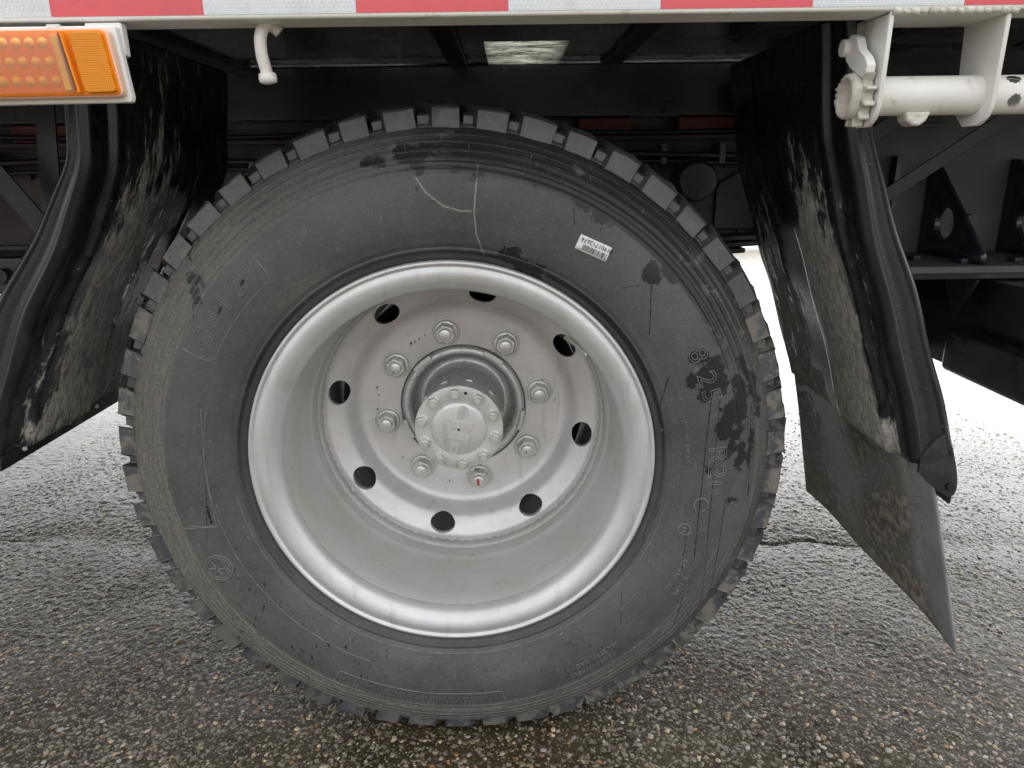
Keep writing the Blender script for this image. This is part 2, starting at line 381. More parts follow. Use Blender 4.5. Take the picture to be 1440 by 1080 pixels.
def make_asphalt():
    a = N('wet_asphalt'); o = a.obj()
    wv = a.vm('SCALE', a.vm('SUBTRACT', a.noise(o, 90, 2, col=True), (.5,.5,.5)), .012)
    p = a.vm('ADD', o, wv)
    d1 = a.vor(p, 105); c1 = a.vor(p, 105, out='Color'); d2 = a.vor(p, 230); c2 = a.vor(p, 230, out='Color')
    sx = a.n.new('ShaderNodeSeparateColor'); a.k(c1, sx.inputs[0]); sy = a.n.new('ShaderNodeSeparateColor'); a.k(c2, sy.inputs[0])
    r1, g1, b1 = sx.outputs; r2, g2, b2 = sy.outputs
    big = a.noise(o, 1.7, 4, .6); mid = a.noise(o, 9, 4, .6)
    binder = a.mix(a.ramp(mid, .3, .7), (.024,.0165,.0075), (.042,.030,.014))
    # paler afar and to the right: sky glare and truck shade painted in
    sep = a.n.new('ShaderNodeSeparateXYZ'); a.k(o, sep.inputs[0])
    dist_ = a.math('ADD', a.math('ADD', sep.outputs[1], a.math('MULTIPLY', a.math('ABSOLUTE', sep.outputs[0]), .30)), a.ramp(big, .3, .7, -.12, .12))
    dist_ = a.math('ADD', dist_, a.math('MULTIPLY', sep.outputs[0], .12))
    far_glare = a.ramp(dist_, .55, 1.6)
    binder = a.mix(far_glare, binder, (.11,.107,.098))
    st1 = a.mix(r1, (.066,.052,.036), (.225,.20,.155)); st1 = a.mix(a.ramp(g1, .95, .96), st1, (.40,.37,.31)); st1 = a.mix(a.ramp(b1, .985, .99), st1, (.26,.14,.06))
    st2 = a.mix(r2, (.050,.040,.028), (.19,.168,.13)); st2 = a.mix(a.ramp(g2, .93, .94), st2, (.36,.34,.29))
    st1 = a.mix(a.math('MULTIPLY', far_glare, .8), st1, (.19,.182,.168)); st2 = a.mix(a.math('MULTIPLY', far_glare, .8), st2, (.165,.16,.148))
    m2 = a.math('MULTIPLY', a.ramp(d2, .30, .42, 1, 0), a.ramp(b2, .35, .4))
    m1 = a.math('MULTIPLY', a.ramp(d1, .34, .46, 1, 0), a.ramp(b1, .25, .3))
    c = a.mix(m2, binder, st2); c = a.mix(m1, c, st1)
    yel = a.math('MULTIPLY', a.ramp(a.noise(o, 1.1, 3, .6), .52, .66, 0, .35), far_glare); c = a.mix(yel, c, (.24,.19,.10))
    rough = a.mixf(far_glare, a.ramp(mid, .3, .7, .32, .48), .33); rough = a.mixf(m1, rough, .34)
    # crack lines
    ck = a.noise(a.obj((.4, 1, 1)), 4, 5, .6); 
    hh = a.math('ADD', a.math('MULTIPLY', a.math('MULTIPLY', a.ramp(d1, .1, .5, 1, 0), a.ramp(b1, .2, .4)), 1), a.math('MULTIPLY', a.ramp(d2, .1, .5, 1, 0), .6))
    hh = a.math('ADD', hh, a.math('MULTIPLY', a.noise(o, 600, 3, .6), .3))
    return a.set(base=c, rough=rough, spec=a.mixf(far_glare, .30, .40), coat=a.mixf(far_glare, .10, .12), coatr=.18, normal=a.bump(hh, .6, .0014))
ASPH = make_asphalt()
def make_stone():
    a = N('asphalt_stone'); o = a.obj(); c = a.at('col', 'Color'); n = a.noise(o, 500, 4, .7)
    c2 = a.mix(a.ramp(n, .35, .65), c, a.vm('SCALE', c, .55))
    return a.set(base=c2, rough=a.ramp(n, .3, .7, .3, .5), coat=.25, coatr=.15, normal=a.bump(n, .6, .001))
STONE = make_stone()

# ------------------------------------------------------------------ tyre profile and wheel
truck = empty('flatbed_truck', (0, .9, 0))
tag(truck, 'flatbed truck seen close up at its rear wheel, black muddy mudguards and striped side rail', 'truck')
truck['_w'] = (0., .9, 0.)
wheel = empty('wheel', (0, 0, H), truck); wheel['_w'] = (0., 0., H)
wheel['label'] = 'outer rear truck wheel with silver steel rim and dusty wet black tyre'

side = np.array([(.282,.014), (.288,.008), (.293,.002), (.297,-.002), (.302,-.0045), (.3035,-.0062), (.306,-.0066), (.3075,-.0058), (.313,-.0105), (.318,-.0130), (.330,-.0175),
                 (.345,-.0208), (.360,-.0225), (.375,-.0225), (.390,-.0205), (.400,-.0180)])
def cr1(P, per=24):
    Q = np.vstack([2*P[0]-P[1], P, 2*P[-1]-P[-2]]); o_ = []
    for s_ in range(len(P)-1):
        a0, a1, a2, a3 = Q[s_:s_+4]
        for t in np.linspace(0, 1, per, endpoint=False): o_.append(.5*(2*a1+(a2-a0)*t+(2*a0-5*a1+4*a2-a3)*t*t+(3*a1-a0-3*a2+a3)*t**3))
    o_.append(P[-1]); return np.array(o_)
_hi = cr1(np.array([(.313,-.0105), (.330,-.0175), (.345,-.0208), (.360,-.0225), (.375,-.0225), (.390,-.0205), (.401,-.0178), (.412,-.0145), (.424,-.0095), (.436,-.0035), (.448,.004), (.456,.012)]))
_all = np.vstack([side[side[:, 0] < .3125], _hi])
def y_smooth(r): return np.interp(r, _all[:, 0], _all[:, 1])
rs = list(np.arange(.282, .404, .0009)) + list(np.arange(.404, .4575, .00045))
prof = []
for r in rs:
    y = float(y_smooth(r))
    if .404 < r < .4555:                      # moulded concentric ribs under the shoulder
        for rc, hh_, ww in ((.4065,.0010,.0009), (.4135,.0006,.0007), (.4200,.0013,.0010), (.4290,.0014,.0012), (.4310,.0006,.0007), (.4385,.0012,.0009), (.4470,.0014,.0010), (.4500,.0006,.0006)):
            y -= hh_*math.exp(-((r-rc)/ww)**2)
    prof.append((r, y))
prof += [(.4590,.0175), (.4625,.0205), (.4640,.026), (.4645,.040), (.466,.045), (.468,.056), (.470,.0625), (.4838,.0635), (.4845,.075), (.4845,.098), (.474,.100), (.474,.112), (.4845,.114), (.4840,.150), (.478,.165), (.470,.175), (.455,.19),
         (.43,.205), (.39,.215), (.33,.21), (.30,.2)]
def squash(V):
    V = np.array(V, float); z = V[:, 2]; low = np.clip((.10 - z)/.12, 0, 1)
    V[:, 2] = np.where(z < .03, .0008 + (.0292)*np.clip((z+.013)/.043, 0, 1)**1.15, z)
    V[:, 1] -= .006*low**2*np.where(V[:, 1] < .10, 1, -1)
    return V
NT = 2200
V, Fc = lathe(prof, NT); th = np.tile(np.arange(NT)*2*PI/NT, len(prof)); rr = np.repeat([p[0] for p in prof], NT); yy = np.repeat([p[1] for p in prof], NT)
# slight lumpiness
def lump(th, r): return .0006*np.sin(th*7+1)*np.clip((r-.3)/.1, 0, 1) + .0004*np.sin(th*19)
V[:, 1] += lump(th, rr)
tyre = mesh('tyre', squash(V), Fc, RUB, wheel, smooth=True, uv=np.stack([th/(2*PI)*10, rr*4], -1))
deg = np.degrees(th) % 360
def bumpf(x, c, w_): return np.exp(-(((x-c+180) % 360-180)/w_)**2)
front = yy < .04
ring = np.clip((rr-.398)/.006, 0, 1)*np.clip((.4575-rr)/.002, 0, 1)
dust = .62*ring*(.95*bumpf(deg, 190, 48)+.45*bumpf(deg, 140, 25)+.55*bumpf(deg, 250, 40)+.35*bumpf(deg, 300, 30)+.55*bumpf(deg, 12, 26)*np.clip((rr-.43)/.006, 0, 1)+.25)
dust += .28*bumpf(deg, 215, 25)*np.clip((rr-.35)/.04, 0, 1) + .35*bumpf(deg, 127, 9)*np.exp(-((rr-.318)/.014)**2) + .3*bumpf(deg, 285, 10)*np.exp(-((rr-.345)/.012)**2) + .3*bumpf(deg, 29, 6)*np.exp(-((rr-.315)/.010)**2) + .15
attr(tyre, 'dust', np.clip(dust, 0, 1)*front)
wet = ring*(2.2*bumpf(deg, 50, 25)+1.1*bumpf(deg, 84, 12))*(.75+.25*np.sin(rr*1400))+ np.clip((rr-.436)/.004, 0, 1)*.5*bumpf(deg, 330, 40)
wet += 1.3*np.exp(-((rr-.3015)/.0042)**2)*(.35+.9*bumpf(deg, 45, 38)+.4*bumpf(deg, 150, 30))   # groove beside the flange
for nm_, sg_ in (('drip', drips), ('blot', blots), ('chalk', chalk)): attr(tyre, nm_, np.where(front, caps(sg_, V[:, 0], V[:, 2]), .05))
attr(tyre, 'wet', np.clip(wet, 0, 1)*front)
attr(tyre, 'speck', np.clip((.9*bumpf(deg, 232, 22)+.45*bumpf(deg, 300, 40)+.3*bumpf(deg, 195, 30)+.12), 0, 1)*front*np.clip((rr-.31)/.02, 0, 1))

# shoulder blocks of the tread, 50 round the tyre, and the small bridge in each gap
def blk(th0, half, r0, r1, y0, y1, y2, lean=.0, taper=.92, steps=3, chamf=.004, jit=0):
    """block between angles th0 +- half; side face from (r0,y0) to (r1,y1), top to y2"""
    V = []; a0 = th0-half; a1 = th0+half
    secs = np.linspace(0, 1, steps)
    pr = [(r0, y0+.012), (r0, y0), (r1-chamf*1.5, y1-.001), (r1-chamf*1.1, y1+.0012), (r1, y1+chamf*4), (r1+.001, y2), (r0, y2)]
    for s in secs:
        for i, (r, y) in enumerate(pr):
            a = a0+(a1-a0)*s
            if i in (4, 5): a = th0+(a-th0)*taper + lean*(y-y1)
            V.append((r*math.cos(a), y, H+r*math.sin(a)))
    n = len(pr); Fc = []
    for k in range(steps-1):
        for i in range(n): Fc.append((k*n+i, k*n+(i+1)%n, (k+1)*n+(i+1)%n, (k+1)*n+i))
    Fc += [tuple(range(n)), tuple(range((steps-1)*n, steps*n))[::-1]]
    return V, Fc
NB = 50
for k in range(NB):
    a = R_(89)-k*2*PI/NB; d = math.degrees(a) % 360
    j = random.uniform(-1, 1)
    wid = (.0405 + .003*(k % 3 - 1) + random.uniform(-.0012, .0012))/.47/2
    V, Fc = blk(a + .001*j, wid, .4538, .4848+.0011*random.uniform(-1, 1), .0098, .0150+.0008*random.uniform(-1, 1), .062, lean=1.2)
    V = [(x_+random.uniform(-.0010, .0010), y_+random.uniform(-.0009, .0009), z_+random.uniform(-.0010, .0010)) for x_, y_, z_ in V]
    o = mesh('tread_block', squash(V), Fc, BLK, wheel, bev=.0016)
    mm = .30 + .45*max(0, math.cos(math.radians(d-8)))**4 + .5*max(0, math.cos(math.radians(d-170)))**3*.8 + .3*max(0, math.cos(math.radians(d-300)))**4
    if 30 < d < 125: mm = .10
    attr(o, 'mud', [mm]*len(V))
    g = a - PI/NB
    gw = (.0205)/.47/2
    V, Fc = blk(g, gw*.78, .4600, .4755, .0185, .0205, .052, lean=1.2, taper=.85, chamf=.003)
    o = mesh('tread_bridge', squash(V), Fc, BLK, wheel, bev=.001)
    attr(o, 'mud', [mm*.5]*len(V))

# lettering moulded into the sidewall
def to_poly(curve_obj):
    dg = bpy.context.evaluated_depsgraph_get(); dg.update()
    ev = curve_obj.evaluated_get(dg); me = bpy.data.meshes.new_from_object(ev)
    v = np.empty(len(me.vertices)*3); me.vertices.foreach_get('co', v); v = v.reshape(-1, 3)
    f = [tuple(p.vertices) for p in me.polygons]
    bpy.data.meshes.remove(me); return v, f
def text_geo(s, size, outline=0, extrude=0, space=1.0, offset=0):
    c = bpy.data.curves.new('lettering', 'FONT'); c.body = s; c.size = size; c.align_x = 'CENTER'; c.space_character = space
    c.resolution_u = 3; c.offset = offset
    if outline: c.fill_mode = 'NONE'; c.bevel_depth = outline; c.bevel_resolution = 1
    else: c.extrude = extrude
    o = bpy.data.objects.new('lettering', c); C.objects.link(o)
    v, f = to_poly(o); bpy.data.objects.remove(o); bpy.data.curves.remove(c)
    return v, f
def on_tyre(v, th0, r0, lift=.0):
    """text plane -> sidewall, reading clockwise with its tops outwards"""
    a = th0 - v[:, 0]/r0; r = r0 + v[:, 1]
    y = y_smooth(r) + lump(a, r) - v[:, 2] - lift - .00045
    return squash(np.stack([r*np.cos(a), y, H + r*np.sin(a)], -1))
def emb(s, size, deg_, r, outline=0, extrude=.0004, space=1.0, sx=1.0, name='moulded_lettering', offset=0):
    v, f = text_geo(s, size, outline, extrude, space, offset); v[:, 0] *= sx
    o = mesh(name, on_tyre(v, R_(deg_), r), f, RUBL, wheel); o['kind'] = 'thing'; return o
def poly_line(pts, w_=.0006):
    """closed or open line as a thin raised ridge, in (arc, radial) text plane coordinates"""
    P = np.array(pts, float); V = []; Fc = []
    for i, p in enumerate(P):
        t = P[min(i+1, len(P)-1)]-P[max(i-1, 0)]; t /= (np.linalg.norm(t)+1e-9); n_ = np.array([-t[1], t[0]])
        V += [(*(p+n_*w_), -.0003), (*p, w_*.9), (*(p-n_*w_), -.0003)]
        if i: q = 3*i; Fc += [(q-3, q, q+1, q-2), (q-2, q+1, q+2, q-1)]
    return np.array(V), Fc
def ridge(pts, deg_, r, w_=.0006, name='moulded_ridge'):
    v, f = poly_line(pts, w_); return mesh(name, on_tyre(v, R_(deg_), r), f, RUBL, wheel, smooth=True)
def make_rl():
    a = N('moulded_letter_rubber'); o = a.obj(); n = a.noise(o, 60, 5, .7)
    return a.set(base=a.mix(a.ramp(n, .35, .65), (.11,.11,.105), (.20,.195,.18)), rough=a.ramp(n, .3, .7, .4, .6))
RUBL = make_rl()
def rrect(w_, h_, rad, n=5):
    P = []
    for cx, cy, a0 in ((w_/2-rad, h_/2-rad, 0), (-w_/2+rad, h_/2-rad, 90), (-w_/2+rad, -h_/2+rad, 180), (w_/2-rad, -h_/2+rad, 270)):
        for i in range(n+1): q = R_(a0+90*i/n); P.append((cx+rad*math.cos(q), cy+rad*math.sin(q)))
    return P+[P[0]]
def dense(P, step=.004):
    o_ = []
    for a, b in zip(P, P[1:]):
        n = max(1, int(math.hypot(b[0]-a[0], b[1]-a[1])/step)); o_ += [(a[0]+(b[0]-a[0])*i/n, a[1]+(b[1]-a[1])*i/n) for i in range(n)]
    return o_+[P[-1]]
emb('8.25', .036, 21, .3620, outline=.00045, sx=1.15, space=1.15)
emb('R20', .036, -1, .3620, outline=.00045, sx=1.15, space=1.12)
emb('GS127', .036, 140.5, .3640, outline=.0005, sx=1.05, space=1.45)
ridge(dense(rrect(.158, .050, .012)), 141, .3765, .0006)
emb('139/137K 16PR', .0105, -27, .3800, space=1.15); emb('AT 930KPa', .0105, -27.5, .3640, space=1.15)
emb('REGROOVABLE', .0098, -58, .3870, space=1.2); emb('ALL STEEL RADIAL', .0098, -57, .3730, space=1.15)
emb('MAX.LOAD SINGLE 2430KG(5355LBS) AT 930KPA(135PSI) COLD', .0062, -100, .3935, space=1.25, sx=1.05)
emb('MAX.LOAD DUAL 2300KG(5070LBS) AT 830KPA(120PSI) COLD', .0062, -100, .3855, space=1.25, sx=1.05)
emb('TREAD 6 PLIES STEEL   SIDEWALL 1 PLY STEEL', .0062, -100, .4015, space=1.25, sx=1.05)
ridge(dense(rrect(.270, .036, .006), .004), -99.5, .3965, .0006)
emb('TUBE TYPE', .006, 20, .3300, space=1.3); emb('STANDARD RIM 6.5', .006, 7, .3310, space=1.4); emb('0112411030', .006, -10, .3330, space=1.3)
emb('MADE IN CHINA', .006, -38, .3350, space=1.5); emb('RADIAL', .006, -170, .3380, space=1.3)
ridge(dense([(.0, .0), (-.0, .034), (.095, .040), (.095, -.0), ], .004)[:0] or dense([(-.075, .036), (-.085, -.002), (-.04, -.006), (.0, -.007), (.06, -.006), (.10, -.0)], .004), 180, .3520, .0007)
ridge(dense([(-.085, -.002), (-.080, .036), (-.02, .040), (.05, .040), (.11, .038)], .004), 180, .3640, .0007)
# round approval emblem at the lower left and the small one at the right
def circ(r, n=40, a0=0, a1=360): return [(r*math.cos(R_(a0+(a1-a0)*i/n)), r*math.sin(R_(a0+(a1-a0)*i/n))) for i in range(n+1)]
ridge(circ(.0205), 203.5, .3770, .0008); ridge(circ(.0165), 203.5, .3770, .0005)
for q in range(0, 360, 60): ridge([(.002*math.cos(R_(q)), .002*math.sin(R_(q))), (.012*math.cos(R_(q+12)), .012*math.sin(R_(q+12)))], 203.5, .3800, .0008)
emb('UNIVEUN', .0075, 206, .3640, space=1.3); emb('MK', .0095, 197.5, .3840, space=1.2)
ridge(circ(.0085), -16.5, .3480, .0007); emb('E4', .008, -16.5, .3455)
ridge(circ(.010, 20, 20, 320), -9.5, .3600, .0007)
for q in (12, -6, -24, -60, 40, 75, 160, 200, 235, 262): ridge([(0, -.003), (0, .006)], q, .3130, .0005); ridge([(0, .006), (.006, .0065)], q, .3130, .0004)
for k in range(34): # vent spew hairs near the shoulder
    q = 11+k*10.6; ridge([(0, 0), (.0006*random.uniform(-2, 2), .010)], q, .4300+random.uniform(-.006, .006), .0004, 'rubber_vent_hair')
ridge([(x_, 0) for x_ in np.linspace(-.25, .25, 90)], 205, .3445, .0005)
ridge([(x_, 0) for x_ in np.linspace(-.45, .45, 160)], -90, .3130, .0004)

# inner tyre, far side tyre, axle and drum
ipr = [(.29,.30), (.30,.285), (.36,.262), (.40,.268), (.44,.285), (.47,.31), (.482,.34), (.484,.40), (.482,.45), (.46,.485), (.40,.505), (.33,.5), (.29,.48)]
V, Fc = lathe(ipr, 128); mesh('inner_tyre', squash(V), Fc, RDARK, wheel, smooth=True)
V, Fc = lathe([(.205,.268), (.215,.275), (.215,.42), (.05,.43)], 96); mesh('brake_drum', V, Fc, DARKST, wheel, smooth=False, autos=40)
V, Fc = lathe([(.247,.27), (.285,.285), (.290,.30), (.25,.31), (.245,.48)], 96); mesh('inner_rim', V, Fc, SILVB, wheel, smooth=True)
V, Fc = lathe([(.28,1.62), (.36,1.60), (.44,1.62), (.484,1.66), (.484,2.08), (.44,2.12), (.36,2.14), (.28,2.12)], 96); mesh('far_tyre', squash(V), Fc, RDARK, truck, smooth=True)
V, Fc = tube([(0, .40, H), (0, .85, H), (0, 1.05, H), (0, 1.25, H), (0, 1.72, H)], [.07, .08, .17, .08, .07], 24); mesh('axle', V, Fc, DARKST, truck, smooth=True)

# ------------------------------------------------------------------ rim
def arc(c, r, a0, a1, n): return [(c[0]+r*math.cos(R_(a0+(a1-a0)*i/n)), c[1]+r*math.sin(R_(a0+(a1-a0)*i/n))) for i in range(n+1)]
fl = [(.2800,.0140), (.2860,.0110), (.2898,.0040), (.2900,-.0020), (.2888,-.0052), (.2862,-.0062), (.2840,-.0050), (.2822,-.0032), (.2795,-.0036), (.2750,-.0050), (.2690,-.0048), (.2620,-.0025), (.2560,.0015),
      (.2515,.0065), (.2488,.0120), (.2476,.0180), (.2480,.0230), (.2500,.0260)]
V, Fc = lathe(crv(fl, 90), 360); mesh('rim_flange', V, Fc, SILV, wheel, smooth=True)
br = [(.2500,.0262), (.2485,.030), (.2478,.06), (.2465,.110), (.2455,.146), (.2440,.1545), (.2418,.158), (.2412,.162), (.2414,.172), (.2400,.180), (.2398,.215), (.246,.225), (.25,.24), (.27,.262)]
V, Fc = lathe(br, 360); mesh('rim_barrel', V, Fc, SILVB, wheel, autos=25)
# lumpy weld bead where the disc meets the barrel
n = 420; V = []; Fc = []
for k in range(n):
    a = 2*PI*k/n; j = .0007*math.sin(k*1.3)+rng.normal(0, .00035)
    for i in range(7):
        q = PI*i/6; r = .2385 - (.0062+j)*math.sin(q) + .0010; y = .1965 - .0135*math.cos(q)
        V.append((r*math.cos(a), y, H+r*math.sin(a)))
    for i in range(6): Fc.append((k*7+i, k*7+i+1, ((k+1)%n)*7+i+1, ((k+1)%n)*7+i))
mesh('weld_bead', V, Fc, WELD, wheel, smooth=True)
# disc with eight vent holes
dp = crv([(.2375,.1960), (.2335,.2000), (.2310,.2060), (.2270,.2105), (.2180,.2150), (.2080,.2200), (.1990,.2270), (.1930,.2370), (.1890,.2480), (.1840,.2560), (.1770,.2605)], 60)
front_ = [tuple(p) for p in dp] + [(.172,.2614), (.150,.2620), (.1140,.2620), (.1120,.2628), (.1108,.2650)]
back_ = [(r-(0 if r > .2 else 0), y+.009) for r, y in front_[::-1]]
V, Fc = lathe(front_+back_, 256, closed=True)
disc = mesh('wheel_disc', V, Fc, SILVD, wheel)
PHH = 1.3761; cutV = []; cutF = []
for k in range(8):
    a = PHH - k*PI/4; rc = .2120; cx, cz = rc*math.cos(a), H+rc*math.sin(a)
    er, et = Vector((math.cos(a), 0, math.sin(a))), Vector((-math.sin(a), 0, math.cos(a)))
    P = []; 
    v = []
    for y in (.17, .27):
        for i in range(40):
            q = 2*PI*i/40; p = Vector((cx, y, cz)) + er*(.0165*math.cos(q)) + et*(.0225*math.sin(q)); v.append(tuple(p))
    f = [tuple(range(40))[::-1], tuple(range(40, 80))]+[(i, (i+1)%40, 40+(i+1)%40, 40+i) for i in range(40)]
    nn = len(cutV); cutV += v; cutF += [tuple(i+nn for i in q) for q in f]
cut = mesh('cutter', cutV, cutF, SILVD)
for o in (disc, cut):
    bm = bmesh.new(); bm.from_mesh(o.data); bmesh.ops.recalc_face_normals(bm, faces=bm.faces); bm.to_mesh(o.data); bm.free()
bo = disc.modifiers.new('holes', 'BOOLEAN'); bo.object = cut; bo.operation = 'DIFFERENCE'; bo.solver = 'EXACT'
dg = bpy.context.evaluated_depsgraph_get(); dg.update()
nm = bpy.data.meshes.new_from_object(disc.evaluated_get(dg)); disc.modifiers.clear(); disc.data = nm
nm.polygons.foreach_set('use_smooth', [True]*len(nm.polygons)); nm.set_sharp_from_angle(angle=R_(28))
bpy.data.objects.remove(cut)
for cx_, cz_, s_ in [(-.151,.508,.0018),(-.149,.493,.0014),(-.158,.448,.0012),(-.153,.468,.0022),(-.072,.595,.0014),(-.087,.587,.0024),(-.080,.590,.0018),(-.062,.601,.0014),(.134,.513,.0016),(.143,.506,.0024),(.141,.517,.0016),(.144,.414,.0014),(-.03,.327,.0014),(-.113,.375,.0014)]:
    P = [(cx_+s_*random.uniform(.25,1)*math.cos(R_(q)), cz_+s_*1.9*random.uniform(.25,1)*math.sin(R_(q))) for q in range(0, 360, 30)]
    V, Fc = prism(P, .2613, .2625, XZ); mesh('paint_chip', V, Fc, INK, wheel)
# scribed line on the disc: a fine raised ridge
V, Fc = lathe([(.1692,.2616), (.1696,.2609), (.1700,.2616)], 256); mesh('disc_seam', V, Fc, SILVD, wheel, smooth=True)
# hub casting inside the bore
hb = [(.1106,.272), (.1090,.2645), (.1050,.2600), (.1000,.2590), (.0950,.2610), (.0905,.2660), (.0865,.2740), (.0830,.2860), (.0780,.2930), (.0720,.2900), (.0700,.2700), (.0690,.200), (.0690,.170), (.0700,.160), (.0700,.155)]
V, Fc = lathe(crv(hb, 80), 200); V = np.array(V)
V[:, 1] += rng.normal(0, .00012, len(V)); mesh('hub', V, Fc, CAST, wheel, smooth=True)
for k in range(5):       # locating pads of the hub at the bore edge
    a = R_(130-72*k); P = []
    for r, s in ((.1030, -1), (.1030, 1), (.1102, 1), (.1102, -1)):
        for i in range(5):
            t = (-1+2*i/4)*s*.165; P.append((r*math.cos(a+t), H+r*math.sin(a+t))) if False else None
    A = [(.1025*math.cos(a+t), H+.1025*math.sin(a+t)) for t in np.linspace(-.175, .175, 7)] + [(.1100*math.cos(a+t), H+.1100*math.sin(a+t)) for t in np.linspace(.175, -.175, 7)]
    V, Fc = prism(A, .2500, .2650, XZ); mesh('hub_pad', V, Fc, CAST, wheel, bev=.001)
for k in range(10):      # ribs on the hub barrel
    a = R_(94-36*k-18); A = []
    ra, rb, hw = .066, .0712, .008
    A = [(r*math.cos(a)-s*hw*math.sin(a), H+r*math.sin(a)+s*hw*math.cos(a)) for r, s in ((ra,-1),(rb,-.7),(rb,.7),(ra,1))]
    V, Fc = prism(A, .19, .262, XZ); mesh('hub_rib', V, Fc, CAST, wheel, bev=.002)
V, Fc = lathe(crv([(.0690,.1560), (.0712,.1555), (.0720,.1540), (.0720,.1470), (.0712,.1455), (.0695,.1450)], 20)[:], 160)
cp = [(.0690,.1560), (.0714,.1556), (.0720,.1545), (.0720,.1466), (.0715,.1454), (.0700,.1450), (.0460,.1450), (.0455,.1452), (.0451,.1440), (.0447,.1425), (.0430,.1412), (.0380,.1400), (.0250,.1388), (.0100,.1383), (.0022,.1382), (.0020,.1400), (.0001,.1400)]
V, Fc = lathe(cp, 160); CAPM = make_paint('silver_cap_paint', (.63,.62,.61), .38, .45)
mesh('hub_cap', V, Fc, CAPM, wheel, autos=30)
V, Fc = disc_cyl(.0, H, .0017, .1379, .1390, 12); mesh('cap_centre_hole', V, Fc, INK, wheel)
a = R_(78); V, Fc = disc_cyl(.0610*math.cos(a), H+.0610*math.sin(a), .0029, .1447, .147, 16); mesh('cap_drain_hole', V, Fc, INK, wheel)
# raised emblem on the cap
def capP(px, py): return ((px-443)*.000283, H-(py-664)*.000296)
for pts in ([(383,598),(527,630),(520,667),(440,655),(415,655)], [(360,709),(425,671),(455,683),(512,697),(500,738)]):
    V, Fc = prism([capP(*p) for p in pts], .1362, .1402, XZ); mesh('cap_emblem', V, Fc, CAPM, wheel, bev=.0005)
for cx, cy, an in ((470,563,8), (412,770,10)):
    c0 = capP(cx, cy); 
    for w_, h_, d, mt in ((.0150, .0195, .0, SILV), (.0062, .0105, .0004, CAST)):
        P = rrect(w_, h_, w_*.42)[:-1]; q = R_(-an)
        P = [(c0[0]+x*math.cos(q)-z*math.sin(q), c0[1]+x*math.sin(q)+z*math.cos(q)) for x, z in P]
        V, Fc = prism(P, .1366-d*1.6, .1410, XZ); mesh('cap_emblem', V, Fc, mt, wheel, bev=.0005)
# nuts and studs
def hexprism(x, z, rad, y0, y1, rot, ch=.12):
    V = []; Fc = []
    rings = ((1-ch, y0), (1, y0+(y1-y0)*.18), (1, y1))
    for s, y in rings:
        for i in range(6): q = rot+i*PI/3; V.append((x+rad*s*math.cos(q), y, z+rad*s*math.sin(q)))
    for k in range(2):
        for i in range(6): Fc.append((k*6+i, k*6+(i+1)%6, (k+1)*6+(i+1)%6, (k+1)*6+i))
    Fc.append(tuple(range(6))[::-1]); return V, Fc
def ringl(x, z, prof_, n=32):
    V, Fc = lathe(prof_, n, x, z); return V.tolist(), [tuple(f) for f in Fc]
PST = 1.7567
for k in range(8):
    a = PST-k*PI/4; x, z = .1372*math.cos(a), H+.1372*math.sin(a); rt = rng.uniform(0, 1)
    o = mesh('wheel_nut', *join(hexprism(x, z, .0185, .2385, .2570, rt), ringl(x, z, [(.0215,.2625), (.0212,.2578), (.0200,.2560), (.0165,.2555)])), NUT, wheel, bev=.0006, seg=2)
    mesh('nut_seat', *ringl(x, z, [(.0252,.2622), (.0248,.2608), (.0238,.2606), (.0234,.2621), (.0226,.2623)], 40), NUT, wheel, smooth=True)
    V, Fc = ringl(x, z, [(.0112,.2580), (.0112,.2325), (.0106,.2312), (.0100,.2308), (.0001,.2308)], 28)
    mesh('wheel_stud', V, Fc, NUT, wheel, autos=35)
    if k == 4:
        mesh('paint_mark', *box(x-.0030, x+.0012, .2303, .2308, z-.007, z+.006), REDP, wheel, bev=.001)
    if k in (3, 7):
        V, Fc = disc_cyl(x-.002, z-.001 if k == 3 else z-.006, .0014, .2304, .2309, 10); mesh('stud_dot', V, Fc, INK, wheel)
for k in range(10):
    a = R_(94-36*k); x, z = .0608*math.cos(a), H+.0608*math.sin(a)
    mesh('hub_bolt', *join(hexprism(x, z, .0090, .1335, .1437, rng.uniform(0, 1)), ringl(x, z, [(.0104,.1452), (.0104,.1436), (.0098,.1430), (.0060,.1430)], 24)), NUT, wheel, bev=.0004)
    V, Fc = ringl(x, z, [(.0052,.1345), (.0052,.1305), (.0047,.1298), (.0001,.1298)], 20); mesh('hub_bolt_end', V, Fc, NUT, wheel, autos=35)
# valve stem
V, Fc = tube(crv([(.176,.222,.606), (.183,.210,.603), (.192,.200,.598), (.202,.190,.590), (.212,.180,.582)], 16), [.0035]+[.0040]*4+[.0048]*12+[.006]*0 if False else .0045, 14)
mesh('valve_stem', V, Fc, NUT, wheel, smooth=True)
V, Fc = tube([(.171,.226,.608), (.178,.218,.605)], .0055, 14); mesh('valve_cap', V, Fc, RDARK, wheel)
